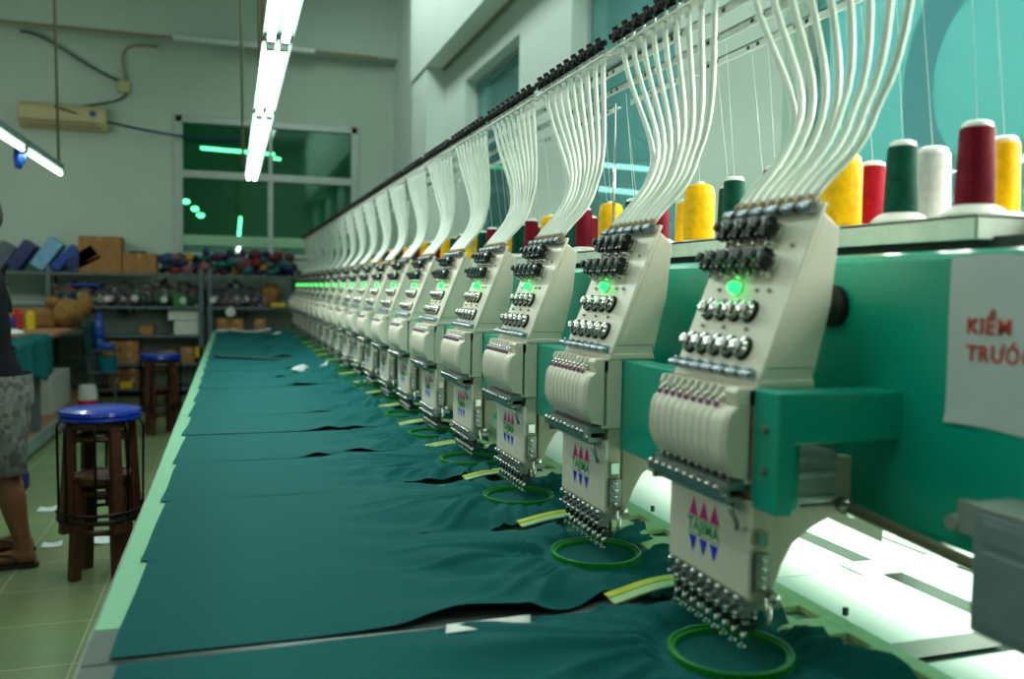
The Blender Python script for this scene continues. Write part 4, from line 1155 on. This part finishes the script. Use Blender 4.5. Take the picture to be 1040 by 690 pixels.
for z, cx, rx, ry in ((.755, -1.0, .158, .19), (.80, -1.0, .160, .19), (.86, -1.005, .155, .19), (.93, -1.02, .140, .180), (1.0, -1.035, .132, .172), (1.08, -1.04, .132, .175), (1.16, -1.045, .134, .185), (1.24, -1.045, .130, .195), (1.30, -1.042, .118, .195), (1.345, -1.04, .098, .165), (1.372, -1.04, .078, .115), (1.385, -1.042, .066, .074)):
    rings.append(fold_ring((cx + PS, 4.42), rx * .95, ry, z * .985, .07, 1.0))
b.loft(rings, caps=False)
for s in (-1, 1):
    y = 4.42 + s * .19
    b.loft([fold_ring((-1.075, y - s * .035), .075, .062, 1.335, .05, 2), fold_ring((-1.075, y), .066, .058, 1.27, .05, 2), fold_ring((-1.047, y + s * .012), .062, .054, 1.17, .07, 2), fold_ring((-1.05, y + s * .014), .064, .056, 1.13, .07, 2)], caps=False)
b.build('shirt', 'black_shirt', pb, off=PO)
b = MB()
b.loft([fold_ring((-1.005, 4.42), .135, .172, .86, .02, 3), fold_ring((-1.005, 4.42), .142, .185, .78, .03, 3), fold_ring((-1.0, 4.42), .135, .19, .72, .03, 3)], caps=False)
for y, dx in ((4.30, 0), (4.55, -.05)):
    b.loft([fold_ring((-1.0 + dx * .3, y + (.02 if y < 4.4 else -.02)), .122, .108, .78, .05, y), fold_ring((-.985 + dx * .5, y), .108, .10, .66, .10, y), fold_ring((-.970 + dx * .8, y), .095, .092, .53, .14, y), fold_ring((-.958 + dx, y), .088, .088, .43, .12, y), fold_ring((-.956 + dx, y), .084, .084, .425, .12, y)], caps=False)
b.build('shorts', 'camo', pb, off=PO)
b = MB(); b.blob((-1.078, 4.42, 1.575), (.105, .085, .110), 3, .06, 22); b.v = [v for v in b.v]
b.build('hair', 'hair', pb, off=PO)
for s in (-1, 1): MB().blob((-1.178, 4.42 + s * .03, 1.562), (.010, .014, .007), 1, 0, 10).build('eye', 'white_plastic', pb, off=PO)
MB().blob((-1.180, 4.42, 1.497), (.010, .024, .006), 1, 0, 10).build('mouth', 'brown', pb, off=PO)
for y, dx in ((4.30, 0), (4.55, -.06)):
    fx = -.89 + dx; b = MB(); outl = []
    for (x, hw) in ((.062, .012), (.055, .028), (.03, .036), (-.03, .036), (-.09, .044), (-.15, .050), (-.20, .046), (-.222, .024)): outl.append((fx + x, hw))
    ring = [(x, y + h_) for x, h_ in outl] + [(x, y - h_) for x, h_ in outl[::-1]]
    n = len(ring)
    b.add([(p[0], p[1], 0.002) for p in ring] + [(p[0], p[1], .020) for p in ring], [tuple(range(n)), tuple(range(2 * n - 1, n - 1, -1))] + [(i, (i + 1) % n, n + (i + 1) % n, n + i) for i in range(n)])
    for s in (-1, 1): b.tube(bez((fx - .005, y + s * .036, .02), (fx - .03, y + s * .040, .075), (fx - .09, y + s * .030, .085), (fx - .155, y - .012, .022), 10), .006, 8)
    b.build('flip_flop', 'sandal', pb, off=PO)

# loose papers on the table
def un(px, py, Z):
    d = Vector(((px - CX), -(py - CY), -F_)); r = Vector((xv.dot(d), yv.dot(d), zv.dot(d))); t = (Z - 1.28) / r.z
    return (r.x * t, r.y * t)
sheet('paper_sheet', [(-.02, 9.85), (.42, 9.9), (.42, 10.2), (-.02, 10.1)], T + .02, 'white_plastic', 'curled white sheet lying at the far end of the table', 'paper', .004, .03)
sheet('paper_sheet', [(.33, 9.2), (.45, 9.5), (.50, 9.45), (.40, 9.1)], T + .02, 'white_plastic', 'small white slip near the far end of the table', 'paper', .002, .02)
sheet('backing_scrap', [(.33, 5.20), (.56, 5.42), (.60, 5.75), (.42, 5.50)], T + .018, 'scrap_white', 'pale folded backing scrap sticking up from the cloth halfway along the table', 'paper', .002, .03)
sheet('folded_cloth', [(-.12, 6.55), (.42, 6.20), (.42, 6.32), (-.12, 6.80)], T + .014, 'dark_teal_cloth', 'dark folded strip of cloth near the left table edge', 'cloth', .006, .006)
sheet('backing_scrap', [(.31, 1.262), (.45, 1.268), (.46, 1.300), (.32, 1.296)], T + .0075, 'white_plastic', 'white backing paper showing in the gap between the two nearest cloth panels', 'paper', .0008, 0)

# ------------------------------------------------------------------ look
sc.view_settings.view_transform = 'Standard'; sc.view_settings.look = 'None'
sc.view_settings.exposure = 0; sc.view_settings.gamma = 1
sc.cycles.use_denoising = True
sc.cycles.max_bounces = 8; sc.cycles.diffuse_bounces = 3; sc.cycles.glossy_bounces = 4; sc.cycles.transparent_max_bounces = 12
sc.cycles.sample_clamp_indirect = 4
